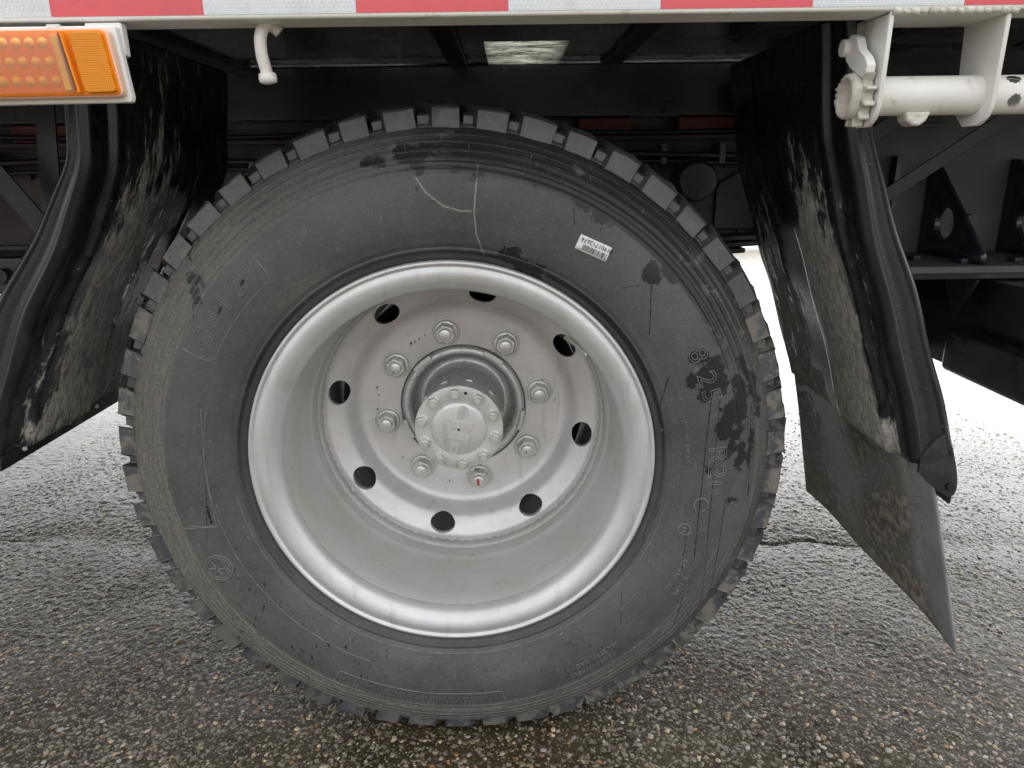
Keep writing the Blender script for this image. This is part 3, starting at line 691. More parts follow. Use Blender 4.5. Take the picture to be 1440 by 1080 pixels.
# barcode sticker on the sidewall
sa = Vector((-.0365, 0, .0165)).normalized()          # reading direction of the print
su = Vector((-sa.z, 0, sa.x)); sc_ = Vector((.1935, 0, .7775))
def on_st(u, v_, d): p = sc_ + sa*u + su*v_; r = math.hypot(p.x, p.z-H); return (p.x, float(y_smooth(r))-d, p.z)
P = rrect(.0440, .0195, .0018)[:-1]
G = [(x, y) for x, y in P]
nn = 12; V = []; Fc = []
for i in range(nn+1):
    for j in range(5): V.append(on_st(-.022+.044*i/nn, -.00975+.0195*j/4, .0006))
for i in range(nn):
    for j in range(4): Fc.append((i*5+j, i*5+j+1, (i+1)*5+j+1, (i+1)*5+j))
o = mesh('barcode_sticker', V, Fc, STK, wheel, smooth=True); so_ = o.modifiers.new('s', 'SOLIDIFY'); so_.thickness = .0003
v, f = text_geo('01901712674', .0082, 0, .00002, 1.05)
mesh('sticker_digits', [on_st(p[0]*.92-.003, p[1]-.0078+.0005, (.0016+abs(p[2]))) for p in v], f, INK, wheel)
x = -.0195; V = []; Fc = []
while x < .0125:
    w_ = random.choice((.0003, .0003, .0006, .0008)); n = len(V)
    V += [on_st(x, .0005, .0016), on_st(x+w_, .0005, .0016), on_st(x+w_, .0078, .0016), on_st(x, .0078, .0016)]; Fc.append((n, n+1, n+2, n+3)); x += w_+random.choice((.0004, .0006, .0009))
mesh('barcode', V, Fc, INK, wheel)['kind'] = 'stuff'

# ------------------------------------------------------------------ mudguards
def guard(name, prof_, sgn, painter, label):
    """prof_: near edge points (x, z, lip width); sgn +1 when the outside of the guard looks to +x"""
    root_ = empty(name, (prof_[0][0], 0, .9), truck); root_['_w'] = (prof_[0][0], 0., .9); root_['label'] = label
    P = crv(prof_, 110); L = np.concatenate([[0], np.cumsum(np.hypot(*np.diff(P[:, :2], axis=0).T))])
    T_ = np.gradient(P[:, :2], axis=0); T_ /= np.linalg.norm(T_, axis=1)[:, None]
    Nn = np.stack([-T_[:, 1], T_[:, 0]], -1); Nn *= np.sign(Nn[:, :1])*sgn
    # section across the depth: (y, offset outwards from the wheel)
    sec = []
    def step(y, y0, w_): return 1/(1+np.exp(-(y-y0)/w_))
    for y in np.linspace(.43, -.020, 110):
        d = -.010*step(y, .016, .0012)*(1-step(y, .185, .002)) + .004*step(y, .40, .002) - .003*math.exp(-((y-.30)/.004)**2)
        sec.append((y, d, 0))
    sec += [(-.026, .001, 0), (-.030, .004, 0), (-.032, .008, 0)]
    for t in np.linspace(0.02, 1, 44):
        bulge = .0012*math.exp(-((t-.05)/.04)**2) - .0015*math.exp(-((t-.40)/.16)**2) + .0024*math.exp(-((t-.90)/.07)**2)
        sec.append((-.032-bulge, .008, t))
    sec += [(-.030, .009, 1.02), (-.022, .010, 1.03)]
    V = []; U = []; uc = 0
    for j, (y, d, t) in enumerate(sec):
        if j: uc += math.hypot(y-sec[j-1][0], (t-sec[j-1][2])*.03+(d-sec[j-1][1]))
        for i in range(len(P)):
            off = d + t*max(.0, P[i, 2]-.008)
            dent = .0012*math.sin(L[i]*40+y*9)
            V.append((P[i, 0]+Nn[i, 0]*(off+dent), y, P[i, 1]+Nn[i, 1]*(off+dent))); U.append((uc, L[i]))
    n = len(P); m_ = len(sec)
    Fc = [(j*n+i, j*n+i+1, (j+1)*n+i+1, (j+1)*n+i) for j in range(m_-1) for i in range(n-1)]
    o = mesh('guard_panel', V, Fc, GUARD, root_, smooth=True, uv=U)
    s = o.modifiers.new('s', 'SOLIDIFY'); s.thickness = .003; s.offset = 0
    VV = np.array(V); attr(o, 'mud', painter(VV[:, 0], VV[:, 1], VV[:, 2], np.tile(L/L[-1], m_), np.repeat([s_[2] for s_ in sec], n)))
    return root_
G_ = lambda v, c, w_: np.exp(-((v-c)/w_)**2)
Sg = lambda v, c, w_: 1/(1+np.exp(-(v-c)/w_))
def paintR(x, y, z, v, t):
    band = Sg(y, .022+.03*(1-v)*.5, .006)*(1-Sg(y, .165, .008))
    m_ = band*(.36*Sg(.92-z, 0, .03) + .22*Sg(.84-z, 0, .03) + .16*Sg(.68-z, 0, .05))
    m_ += (Sg(y, .26, .02)*(1-Sg(y, .43, .01)))*.42*Sg(.85-z, 0, .05)
    m_ += Sg(y, .19, .005)*.14*Sg(.8-z, 0, .06)
    m_ += G_(y, .0, .014)*(t == 0)*.34*Sg(.85-z, 0, .03)
    m_ += (z < .53)*(y > .0)*.22
    return np.clip(m_, 0, 1)*(1-.9*(t > 0)) + .06
def paintL(x, y, z, v, t):
    band = Sg(y, .035, .008)*(1-Sg(y, .22, .02))
    m_ = band*(.34+.22*G_(z, .80, .07)+.10*Sg(.70-z, 0, .04))
    m_ += Sg(y, .22, .02)*.26
    m_ += G_(y, .005, .02)*.25*Sg(.76-z, 0, .03)
    m_ += .22*Sg(.62-z, 0, .05)
    return np.clip(m_, 0, 1)*(1-.55*(t > 0)) + .05
gR = guard('mudguard', [(.483,1.045,.028), (.488,1.00,.028), (.4985,.93,.028), (.505,.895,.028), (.527,.817,.034), (.556,.735,.042), (.584,.66,.045), (.612,.58,.048), (.646,.475,.053)], 1, paintR,
           'black plastic mudguard caked with grey mud, beside the white strap winch')
gL = guard('mudguard', [(-.409,1.045,.024), (-.414,.99,.024), (-.422,.93,.024), (-.432,.875,.026), (-.470,.800,.034), (-.508,.738,.040), (-.546,.677,.045), (-.582,.60,.046), (-.622,.505,.046)], -1, paintL,
           'black plastic mudguard with dried splashes, below the amber side lamp')
# lower end of the right guard: rounded toe with its bolt, and the fixing clip of the flap
V, Fc = prism([tuple(p) for p in crv([(.650,.486), (.676,.520), (.690,.505), (.7015,.474), (.7075,.449), (.7075,.433), (.7010,.4265), (.688,.4315), (.668,.447), (.651,.464)], 50)], -.0355, -.031, XZ)
o = mesh('guard_toe', V, Fc, GUARD, gR); attr(o, 'mud', [.22]*len(V))
V, Fc = disc_cyl(.6985, .4425, .0065, -.0395, -.035, 6); mesh('guard_bolt', V, Fc, DARKST, gR, bev=.0006)
mesh('flap_clip', *box(.7095, .7140, -.02, .40, .408, .446), DARKST, gR, bev=.001)
V, Fc = disc_cyl(0, 0, .006, 0, .01, 6); V = [(.713+y, .0+x, .437+z) for x, y, z in V]; mesh('clip_bolt', V, Fc, DARKST, gR, bev=.0005)
# bottom lip of the left guard with rivets' holes
V, Fc = prism([(-.6255,.512), (-.6195,.512), (-.6230,.482), (-.6290,.482)], -.030, .428, XZ)
o = mesh('guard_hem', V, Fc, GUARD, gL, bev=.0012); attr(o, 'mud', [.3]*len(V))
for y in (.02, .13, .21, .31):
    P = [( y+.0035*math.cos(2*PI*k/12), .497+.0035*math.sin(2*PI*k/12)) for k in range(12)]
    V, Fc = prism(P, -.6190-.004, -.6165-.002, YZ); mesh('rivet', V, Fc, WHITE, gL)
# mud flap hanging behind the right guard
V = []; U = []; pts = [(.638,.545), (.652,.50), (.668,.45), (.690,.38), (.712,.30), (.733,.225), (.752,.158)]
Pf = crv([(a_, b_, 0) for a_, b_ in pts], 60); ny = 60
for j in range(ny+1):
    u = j/ny
    for i, p in enumerate(Pf):
        v_ = i/(len(Pf)-1); y = -.028+(.465+.115*v_)*u; bow = .010*math.sin(PI*u)*v_ + .004*math.sin(u*9)*v_
        zz = p[1] + (.012*(1-u) if i == len(Pf)-1 else 0)*0
        V.append((p[0]+.010+bow, y, zz))
n = len(Pf); Fc = [(j*n+i, j*n+i+1, (j+1)*n+i+1, (j+1)*n+i) for j in range(ny) for i in range(n-1)]
flap = mesh('mud_flap', V, Fc, FLAP, gR, smooth=True); s = flap.modifiers.new('s', 'SOLIDIFY'); s.thickness = .0028; s.offset = -1
VV = np.array(V); y = VV[:, 1]; z = VV[:, 2]; vv = (.5-z)/.34
edge = .055+.0*vv
attr(flap, 'mud', np.clip(Sg(y, edge, .014)*(1-Sg(y, .255, .022))*(.62+.2*np.sin(z*37+y*20)) + .18 + Sg(y, .40, .03)*.6*Sg(z, .1, .1)+.35*(1-Sg(z, .22, .02))*Sg(y, .05, .02), 0, 1))
attr(flap, 'pale', Sg(y, .235, .01)*(1-Sg(y, .37, .02)))
attr(flap, 'crust', np.clip(1.1*G_(y, .062-.0*vv, .016)*Sg(z, .22, .03) + .7*G_(y, .25, .008)*Sg(z, .27, .03) + Sg(y, .05, .01)*(1-Sg(y, .19, .02))*Sg(z, .46, .012)*.9, 0, 1))

# ------------------------------------------------------------------ side rail, tape, lamp, hook, winch
FZ_ = 1.085
rail = empty('side_rail', (0, -.163, 1.024), truck); rail['_w'] = (0., -.163, 1.024)
mesh('rail_beam', *box(-3.2, 2.3, -.163, -.113, 1.022, 1.15), WHITE, rail, bev=.003, seg=3)
for b_ in ((-3.2, .047, -.113, 2.3), (.196, 2.3, -.113, 2.3), (.047, .196, -.113, .40), (.047, .196, .76, 2.3)):  # gap left so the sky lights the added sheet
    mesh('deck_board', *box(*b_, 1.12, 1.15), DARKST, truck)
mesh('added_bright_sheet', *box(.047, .196, .40, .76, FZ_+.006, FZ_+.010), TRANSL, truck)  # added skylit sheet standing in for a bright patch under the deck
x0, tl = -.3646, .1509
for i in range(-4, 11):
    a = x0+i*tl
    mesh('tape_segment', *box(a+.0002, a+tl-.0002, -.1636, -.1629, 1.0262, 1.0762), TRED if i % 2 == 0 else TWHT, rail)
def hexgrid(xa, xb, za, zb, R, w_, y):
    V = []; Fc = []; dx = R*math.sqrt(3); dz = R*1.5; j = 0; z = za
    while z < zb+R:
        x = xa + (dx/2 if j % 2 else 0)
        while x < xb:
            c = [(x+R*math.sin(PI/3*k), z+R*math.cos(PI/3*k)) for k in range(4)]
            for p, q in zip(c, c[1:]):
                t = Vector((q[0]-p[0], q[1]-p[1])).normalized()*w_; n = len(V); nx, nz = -t.y, t.x
                if p[1] > zb or q[1] > zb or p[1] < za or q[1] < za or max(p[0], q[0]) > xb: continue
                V += [(p[0]+nx, y, p[1]+nz), (q[0]+nx, y, q[1]+nz), (q[0]-nx, y, q[1]-nz), (p[0]-nx, y, p[1]-nz)]; Fc.append((n, n+1, n+2, n+3))
            x += dx
        z += dz; j += 1
    return V, Fc
for i in range(-1, 7):
    a = x0+i*tl
    if i % 2: o = mesh('reflector_cells', *hexgrid(a+.001, a+tl-.001, 1.0268, 1.060, .0027, .0003, -.1640), HEXM, rail); o['kind'] = 'stuff'
lamp = empty('side_lamp', (-.36, -.17, .98), rail); lamp['_w'] = (-.36, -.17, .98)
def ptrans(P, dy0, dy1): return prism(P, dy0, dy1, XZ)
mesh('lamp_bracket', *ptrans([(-.56,1.0165), (-.3000,1.0165), (-.2935,.951), (-.2950,.9455), (-.56,.9435)], -.172, -.162), WHITE, lamp, bev=.002)
mesh('bracket_tab', *box(-.335, -.298, -.162, -.150, .99, 1.021), WHITE, lamp, bev=.002); mesh('bracket_tab', *box(-.375, -.360, -.160, -.150, .99, 1.021), WHITE, lamp, bev=.002)
def rpoly(P, rad, n=5):
    o_ = []
    for i in range(len(P)):
        p = Vector(P[i]); a = (Vector(P[i-1])-p).normalized(); b = (Vector(P[(i+1) % len(P)])-p).normalized()
        s0 = p+a*rad; s1 = p+b*rad
        for t in np.linspace(0, 1, n): o_.append(tuple(s0*(1-t)**2+p*2*t*(1-t)+s1*t*t))
    return o_
mesh('lamp_rim', *ptrans(rpoly([(-.55,1.0125), (-.3035,1.0125), (-.2960,.9500), (-.55,.9480)], .007), -.1820, -.1725), simple('peach_gasket', (.80,.50,.36), .4, amount=.1), lamp, bev=.002, seg=3)
mesh('lamp_base', *ptrans(rpoly([(-.548,1.0105), (-.3052,1.0110), (-.2978,.9515), (-.548,.9505)], .006), -.1835, -.1800), AMBERF, lamp, bev=.001)
mesh('reflex_reflector', *ptrans(rpoly([(-.3385,1.0085), (-.3075,1.0085), (-.3000,.9540), (-.3310,.9535)], .004), -.1885, -.1832), AMBERR, lamp, bev=.0012, seg=3)
mesh('lens_cover', *ptrans(rpoly([(-.547,1.0095), (-.3460,1.0090), (-.3370,.9535), (-.547,.9515)], .004), -.1912, -.1900), AMBERL, lamp, bev=.0012, seg=3)
mesh('lens_side', *ptrans([(-.3475,1.0085), (-.3440,1.0085), (-.3350,.9540), (-.3385,.9540)], -.1900, -.1836), AMBERF, lamp)
mesh('chrome_divider', *ptrans([(-.3560,1.0060), (-.3500,1.0060), (-.3430,.9560), (-.3500,.9560)], -.1880, -.1836), simple('pale_pink_plastic', (.95,.88,.82), .3, amount=.2), lamp, bev=.0008)
for j in range(3):
    for i in range(10):
        cx = -.3665-i*.0130+.0035*j+0; cz = .9995-.0172*j; V = []; Fc = []
        nr, ns = 5, 18
        for a_ in range(nr+1):
            t = a_/nr
            for k in range(ns): q = 2*PI*k/ns; V.append((cx+.0052*(1-t*.97)**.5*math.cos(q), -.1836-.0040*t, cz+.0052*(1-t*.97)**.5*math.sin(q)))
        for a_ in range(nr):
            for k in range(ns): Fc.append((a_*ns+k, a_*ns+(k+1)%ns, (a_+1)*ns+(k+1)%ns, (a_+1)*ns+k))
        Fc.append(tuple(range(nr*ns, (nr+1)*ns))); mesh('diode_dome', V, Fc, LEDM, lamp, smooth=True)

V, Fc = tube(crv([(-.1610,-.130,1.0235), (-.1640,-.1335,1.0205), (-.1668,-.136,1.0155), (-.1687,-.138,1.006), (-.1688,-.137,.992), (-.1670,-.135,.980), (-.1662,-.134,.9740)], 36), .0062, 18)
hook = mesh('rope_hook', V, Fc, WHITE, rail, smooth=True)
V, Fc = tube([(-.1662,-.134,.9765), (-.1661,-.134,.9750), (-.1660,-.134,.9700), (-.1659,-.134,.9665), (-.1658,-.134,.9650)], [.0060,.0088,.0094,.0086,.0040], 18); mesh('hook_tip', V, Fc, WHITE, hook and rail, smooth=True)
V, Fc = tube(crv([(-.162,-.129,1.0225), (-.156,-.127,1.0195), (-.1515,-.126,1.0155)], 12), .0058, 12); 0 or mesh('hook_weld', V, Fc, WELDW, rail, smooth=True)

winch = empty('strap_winch', (.53, -.13, .95), truck); winch['_w'] = (.53, -.13, .95); winch['label'] = 'white painted strap winch with toothed ratchet wheel'
AX = (-.126, .9455)                                     # winch axis (y, z)
def plate(x0_, x1_, pts, name='winch_plate'):
    V, Fc = prism(pts, x0_, x1_, YZ); return mesh(name, V, Fc, WHITE, winch, bev=.0012, seg=3)
pl = [(-.160,1.0235), (-.158,.935), (-.152,.922), (-.140,.914), (-.112,.914), (-.098,.925), (-.094,.94), (-.088,1.0235)]
plate(.4700, .4750, pl); plate(.5880, .5930, pl)
mesh('winch_top', *box(.4700, .5930, -.160, -.088, 1.0185, 1.0235), WHITE, winch, bev=.002, seg=3)
# hollow drum tube with slots at its far end
n = 48; V = []; Fc = []; hx = []
xs = np.linspace(.4755, .78, 160); RT = .0198
def hole(x, q):
    for hx_, hq, rx, rq in ((.6205, -2.75, .0068, .0072), (.6190, 2.30, .0075, .0060), (.650, -2.75, .0068, .0072), (.648, 2.30, .0075, .0060)):
        dq = (q-hq+PI) % (2*PI)-PI
        if ((x-hx_)/rx)**2+(dq*RT/rq)**2 < 1: return True
    return False
for ro in (RT, RT-.003):
    for x in xs:
        for k in range(96): q = 2*PI*k/96; V.append((x, AX[0]+ro*math.cos(q), AX[1]+ro*math.sin(q)))
for s in (0, 1):
    for i in range(len(xs)-1):
        for k in range(96):
            if hole((xs[i]+xs[i+1])/2, 2*PI*(k+.5)/96-0): continue
            b = s*len(xs)*96; Fc.append((b+i*96+k, b+i*96+(k+1)%96, b+(i+1)*96+(k+1)%96, b+(i+1)*96+k))
mesh('winch_drum', V, Fc, WHITE, winch, smooth=True)
# ratchet wheel
P = []
for k in range(12):
    for f_, r in ((0, .0235), (.35, .0245), (.5, .0315), (.72, .0320), (.85, .0245)):
        q = 2*PI*(k+f_)/12; P.append((AX[0]+r*math.cos(q), AX[1]+r*math.sin(q)))
V, Fc = prism(P, .4570, .4685, YZ); mesh('ratchet_wheel', V, Fc, WELDW, winch, bev=.0015, seg=2)
V = []; Fc = []; n = 40                                  # hollow bar socket in its middle
for x, r in ((.4570,.0235), (.4500,.0228), (.4470,.0205), (.4490,.0165), (.4660,.0140), (.4680,.0001)):
    for k in range(n): q = 2*PI*k/n; jr = 1+.02*math.sin(5*q); jx = rng.normal(0, .0007); V.append((x+jx, AX[0]+r*jr*math.cos(q), AX[1]+r*jr*math.sin(q)))
Fc = [(i*n+k, i*n+(k+1)%n, (i+1)*n+(k+1)%n, (i+1)*n+k) for i in range(5) for k in range(n)]
mesh('bar_socket', V, Fc, WELDW, winch, smooth=True)
V, Fc = prism([(-.098,1.003), (-.112,1.009), (-.126,1.004), (-.134,.992), (-.150,.982), (-.157,.974), (-.156,.966), (-.146,.962), (-.133,.968), (-.118,.974), (-.104,.984)], .4545, .4640, YZ); mesh('pawl', V, Fc, WHITE, winch, bev=.0015, seg=3)
P = [(-.104+.0090*math.cos(2*PI*k/20), .9965+.0090*math.sin(2*PI*k/20)) for k in range(20)]; V, Fc = prism(P, .4490, .4700, YZ); mesh('pawl_pin', V, Fc, WHITE, winch, bev=.0015)
V, Fc = prism([(.510,.929), (.538,.929), (.533,.919), (.526,.914), (.518,.915), (.512,.920)], -.140, -.118, XZ); mesh('strap_lug', V, Fc, WELDW, winch, bev=.003, seg=3)
for k in range(14):
    V, Fc = tube([(.472+k*.009, -.161, 1.0225), (.480+k*.009, -.161, 1.0215+random.uniform(-.001, .001))], random.uniform(.0025, .004), 8)
    mesh('weld_blob', V, Fc, WELDW, winch, smooth=True)

# ------------------------------------------------------------------ underside of the deck and chassis
FZ = 1.085
for a, b, mt in ((-1.9,-.50,PLY), (-.455,-.03,PLY), (.330,.70,PLY), (.75,1.4,PLY)):
    mesh('floor_panel', *box(a, b, -.113, .72, FZ, FZ+.02), mt, truck, bev=.001)
mesh('floor_panel', *box(.005, .047, -.113, .72, FZ, FZ+.02), PLY, truck); mesh('floor_panel', *box(.196, .285, -.113, .72, FZ, FZ+.02), PLY, truck)
mesh('floor_panel', *box(.047, .196, -.113, .40, FZ, FZ+.02), PLY, truck)
for a in (-.5, -.03, .285, .70, -1.1):
    mesh('cross_member', *box(a, a+.035 if a > -.5 else a+.045, -.113, .70, FZ-.010, FZ+.028), simple('cross_member_paint', (.035,.034,.034), .4, amount=.3) if a == -.5 else bpy.data.materials['cross_member_paint'], truck, bev=.002)
mesh('frame_filler', *box(-3, 2.2, .70, .715, .90, 1.00), DARKST, truck)
SUBF = simple('subframe_paint', (.011,.015,.023), .28, 0, (.04,.04,.04), .3, coat=.3)
mesh('subframe_rail', *box(-3, 2.2, .625, .70, .975, 1.078), SUBF, truck, bev=.004)
mesh('far_subframe_rail', *box(-3, 2.2, 1.40, 1.47, .975, 1.078), SUBF, truck)
mesh('frame_rail', *box(-3, 1.9, .645, .652, .722, .935), BROWNF, truck)
mesh('frame_flange', *box(-3, 1.9, .60, .645, .929, .936), BROWNF, truck); mesh('frame_flange', *box(-3, 1.9, .61, .645, .7215, .729), BROWNF, truck)
mesh('far_frame_rail', *box(-3, 1.9, 1.42, 1.428, .722, .935), BROWNF, truck)
for a, b in ((.235,.345), (.445,.56), (-.95,-.80)):
    mesh('red_spacer', *box(a, b, .640, .69, .938, .974), REDB, truck, bev=.002)
V, Fc = prism([(.530,.748), (.530,.825), (.537,.842), (.552,.850), (.572,.862), (.66,.870), (.66,.742), (.536,.742)], .632, .644, XZ); mesh('spring_bracket', V, Fc, BROWNF, truck, bev=.003)
for x, z in ((.545,.760), (.548,.815), (.553,.880), (.50,.84), (.46,.86), (.53,.733+.0), (.59,.735), (-.96,.902), (-.885,.902), (-.932,.872), (.40,.88)):
    V, Fc = disc_cyl(x, z, .0080, .636, .646, 6); mesh('frame_bolt', V, Fc, DARKST, truck, bev=.001)
V, Fc = disc_cyl(-.932, .755, .004, .643, .6452, 14); mesh('pale_rivet', V, Fc, WHITE, truck)
mesh('fuel_line_box', *box(-1.6, -.86, .60, .76, .628, .708), BLKP, truck, bev=.006)
V, Fc = disc_cyl(-1.003, .668, .017, .585, .601, 24); mesh('port_ring', V, Fc, DARKST, truck, bev=.002)
for k in range(5):
    V, Fc = prism([(-.55+k*.05,.690-k*.010), (.62-k*.03,.745-k*.014), (.62-k*.03,.735-k*.014), (-.55+k*.05,.680-k*.010)], .50, .57, XZ); mesh('leaf_spring', V, Fc, DARKST, truck, bev=.002)
# air hoses and a cable clipped along the frame
for z0, r_, y_ in ((.905, .0065, .596), (.888, .0045, .600), (.955, .005, .612)):
    pts = [(x, y_+.006*math.sin(x*9+z0*50), z0-.012*abs(math.sin(x*3.1+z0*20))) for x in np.linspace(-1.3, .60, 40)]
    V, Fc = tube(pts, r_, 10); mesh('air_hose', V, Fc, DARKST, truck, smooth=True)
for x in (-1.0, -.72, .40, .52):
    mesh('hose_clip', *box(x, x+.012, .588, .645, .880, .920), GREYP, truck, bev=.001)
V, Fc = tube(crv([(.43,.62,.90), (.455,.58,.86), (.45,.56,.80), (.48,.55,.75), (.50,.56,.70)], 30), .007, 12); mesh('brake_hose', V, Fc, RDARK, truck, smooth=True)
V, Fc = disc_cyl(.47, .845, .040, .55, .64, 28); mesh('air_chamber', V, Fc, DARKST, truck, bev=.006, seg=3)
# struts carrying the guards
def bar(p, q, w_, t, name, mt, parent):
    p, q = Vector(p), Vector(q); d = (q-p).normalized(); n_ = Vector((-d.z, 0, d.x))*w_/2; V = []
    for y in (-t/2, t/2):
        for a in (p-n_, p+n_, q+n_, q-n_): V.append((a.x, a.y+y, a.z))
    return mesh(name, V, [(0,1,2,3), (7,6,5,4), (0,4,5,1), (1,5,6,2), (2,6,7,3), (3,7,4,0)], mt, parent, bev=.001)
bar((.62,.30,.752), (1.06,.30,1.050), .023, .004, 'guard_strut', DARKST, truck)
bar((.60,.36,.835), (.95,.36,1.09), .026, .004, 'guard_strut', DARKST, truck)
bar((-.655,.30,.71), (-.89,.30,1.06), .034, .004, 'guard_strut', DARKST, truck)
bar((-.74,.36,.68), (-.70,.37,1.06), .035, .004, 'guard_strut', DARKST, truck)

# crane stabiliser body at the right
stab = empty('stabiliser_body', (1.1, .6, .7), truck); stab['_w'] = (1.1, .6, .7)
mesh('mounting_plate', *box(.66, 2.0, .520, .532, .70, 1.078), GREYP, stab, bev=.001)
mesh('plate_cover', *box(.55, .923, .510, .5195, .9485, 1.05), DARKST, stab, bev=.001)
mesh('plate_weld', *box(.80, .923, .505, .5095, .9420, .9475), GREYP, stab)
mesh('shelf_plate', *box(.76, 1.7, .300, .519, .690, .702), GREYP, stab, bev=.001)
mesh('shelf_lip', *box(.765, 1.7, .306, .50, .678, .6895), DARKST, stab, bev=.002)
for gx in (.915, 1.075, 1.235):
    Q = [(.519,.703), (.519,.880), (.500,.880), (.318,.722), (.312,.703)]
    bm = None
    V, Fc = prism(Q, gx, gx+.010, YZ); g = mesh('gusset', V, Fc, BLKP, stab, bev=.001)
    c = [(.440+.030*math.cos(2*PI*k/28), .765+.030*math.sin(2*PI*k/28)) for k in range(28)]
    cv, cf = prism(c, gx-.02, gx+.03, YZ); ct = mesh('cutter', cv, cf, None)
    for o in (g, ct):
        bm = bmesh.new(); bm.from_mesh(o.data); bmesh.ops.recalc_face_normals(bm, faces=bm.faces); bm.to_mesh(o.data); bm.free()
    g.modifiers.clear(); bo = g.modifiers.new('h', 'BOOLEAN'); bo.object = ct; bo.solver = 'EXACT'
    dg = bpy.context.evaluated_depsgraph_get(); dg.update(); nm = bpy.data.meshes.new_from_object(g.evaluated_get(dg)); g.modifiers.clear(); g.data = nm
    bpy.data.objects.remove(ct)
    V, Fc = disc_cyl(gx-.075, .765, .013, .490, .5195, 20); mesh('plate_bolt', V, Fc, GREYP, stab, bev=.003)
mesh('upright_bar', *box(.838, .848, .495, .5195, .703, .890), BLKP, stab, bev=.001)
for x, y in ((.845,.40), (.90,.345), (1.0,.35)):
    V, Fc = prism([(x+.014*math.cos(k*PI/3), y+.014*math.sin(k*PI/3)) for k in range(6)], .7025, .711, XY); mesh('shelf_bolt', V, Fc, BLKP, stab, bev=.001)
mesh('outrigger_box', *box(.935, 1.5, -.05, .60, .497, .676), BLKP, stab, bev=.004)
mesh('outrigger_step', *box(.900, .934, .02, .36, .500, .585), BLKP, stab, bev=.012, seg=4)
mesh('outrigger_back', *box(.70, .934, .560, .60, .490, .700), BLKP, stab, bev=.002)
V, Fc = prism([(.300,.677), (.405,.677), (.350,.600)], .905, .912, YZ); mesh('web_plate', V, Fc, BLKP, stab, bev=.001)
bar((.86,.50,.675), (.90,.50,.60), .006, .10, 'web_plate', BLKP, stab)
mesh('deck_bearer', *box(.66, 2.0, .30, .34, 1.0, 1.03), DARKST, stab); bar((.68,.42,.985), (1.2,.42,1.03), .012, .004, 'cable_bar', DARKST, stab)
mesh('rear_panel', *box(.60, 2.0, .72, .73, .72, 1.07), DARKST, stab)

# ------------------------------------------------------------------ ground
TILE = 1024; TS = .0019
def band(seed, lo, hi, pw=1):
    r_ = np.random.default_rng(seed); f = np.fft.fftfreq(TILE, TS); FX, FY = np.meshgrid(f, f, indexing='ij'); K = np.hypot(FX, FY)
    sp_ = np.fft.fft2(r_.normal(size=(TILE, TILE)))*np.exp(-(K/hi)**4)*(1-np.exp(-(K/lo)**4))
    t = np.real(np.fft.ifft2(sp_)); return t/t.std()
T1 = band(1, 60, 125); T2 = band(2, 25, 60); T3 = band(3, 3, 12)
T1 = np.tanh(T1*.9)*.9                                   # flat topped stones between pits
def samp(T_, x, y, k=1.):
    u = x/(TS*k); v = y/(TS*k); i0 = np.floor(u).astype(int); j0 = np.floor(v).astype(int); fu = u-i0; fv = v-j0
    a_ = T_[i0 % TILE, j0 % TILE]; b_ = T_[(i0+1) % TILE, j0 % TILE]; c_ = T_[i0 % TILE, (j0+1) % TILE]; d_ = T_[(i0+1) % TILE, (j0+1) % TILE]
    return a_*(1-fu)*(1-fv)+b_*fu*(1-fv)+c_*(1-fu)*fv+d_*fu*fv
def relief(x, y):
    am = np.clip((4.5-y)/1.5, 0, 1)*np.clip((y+.40)/.1, 0, 1)*np.clip((2.6-x)/.3, 0, 1)*np.clip((x+2.8)/.3, 0, 1)
    return am*(.26+.74*np.clip((y-.05*x+.08*np.sin(x*3.3)-.06)/.8, 0, 1))*(.00084*samp(T1, x, y)+.00060*samp(T2, x+y*.31, y-x*.31, 1.13)+.0010*samp(T3, x, y, 1.7))
def seam(x, y):
    yc = .62-.02*x+.035*np.sin(x*4.)+.012*np.sin(x*17)+.006*np.sin(x*41)
    return -.007*np.exp(-((y-yc)/.006)**2)*np.clip(.35+.9*np.sin(x*3+.4), 0, 1) - .005*np.exp(-((y-yc)/.05)**2)
def gz(x, y):
    near = np.exp(-((x-.1)/3)**4-((y-.6)/3.5)**4)
    z = near*(.0035*np.sin(x*5.1+y*2.3)*np.sin(y*4.2-x)+.002*np.sin(x*13)*np.cos(y*11)+seam(x, y))
    return z*(1-np.exp(-((x/.22)**2+((y-.1)/.25)**2)**2)) - .0005 + relief(x, y)*(1-.6*np.exp(-((x/.2)**2+((y-.1)/.2)**2)**2))
def gsheet():
    ysd = [-.16]
    while ysd[-1] < 4.4: ysd.append(ysd[-1]+.0019*max(1, (ysd[-1]+.95)/1.35)**1.6)
    xs = np.concatenate([-np.geomspace(200, 2.85, 30), np.arange(-2.8, -1.3, .0055), np.arange(-1.3, 1.75, .0021), np.arange(1.75, 2.6, .0055), np.geomspace(2.65, 200, 30)])
    ysn = np.concatenate([-np.geomspace(200, .17, 50), ysd, np.geomspace(4.5, 200, 40)])
    X, Y = np.meshgrid(xs, ysn, indexing='ij'); Z = gz(X, Y)
    nx, nyy = X.shape; V = np.stack([X, Y, Z], -1).reshape(-1, 3)
    i = np.arange(nx-1)[:, None]; j = np.arange(nyy-1)[None]
    Fc = np.stack([i*nyy+j, (i+1)*nyy+j, (i+1)*nyy+j+1, i*nyy+j+1], -1).reshape(-1, 4)
    return V, Fc
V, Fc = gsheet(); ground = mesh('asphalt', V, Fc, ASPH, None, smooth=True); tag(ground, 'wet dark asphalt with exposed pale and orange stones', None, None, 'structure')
PAL = np.array([(.17,.155,.13), (.22,.205,.18), (.12,.105,.085), (.30,.285,.25), (.15,.14,.13), (.40,.37,.31), (.10,.09,.075), (.20,.17,.12)])
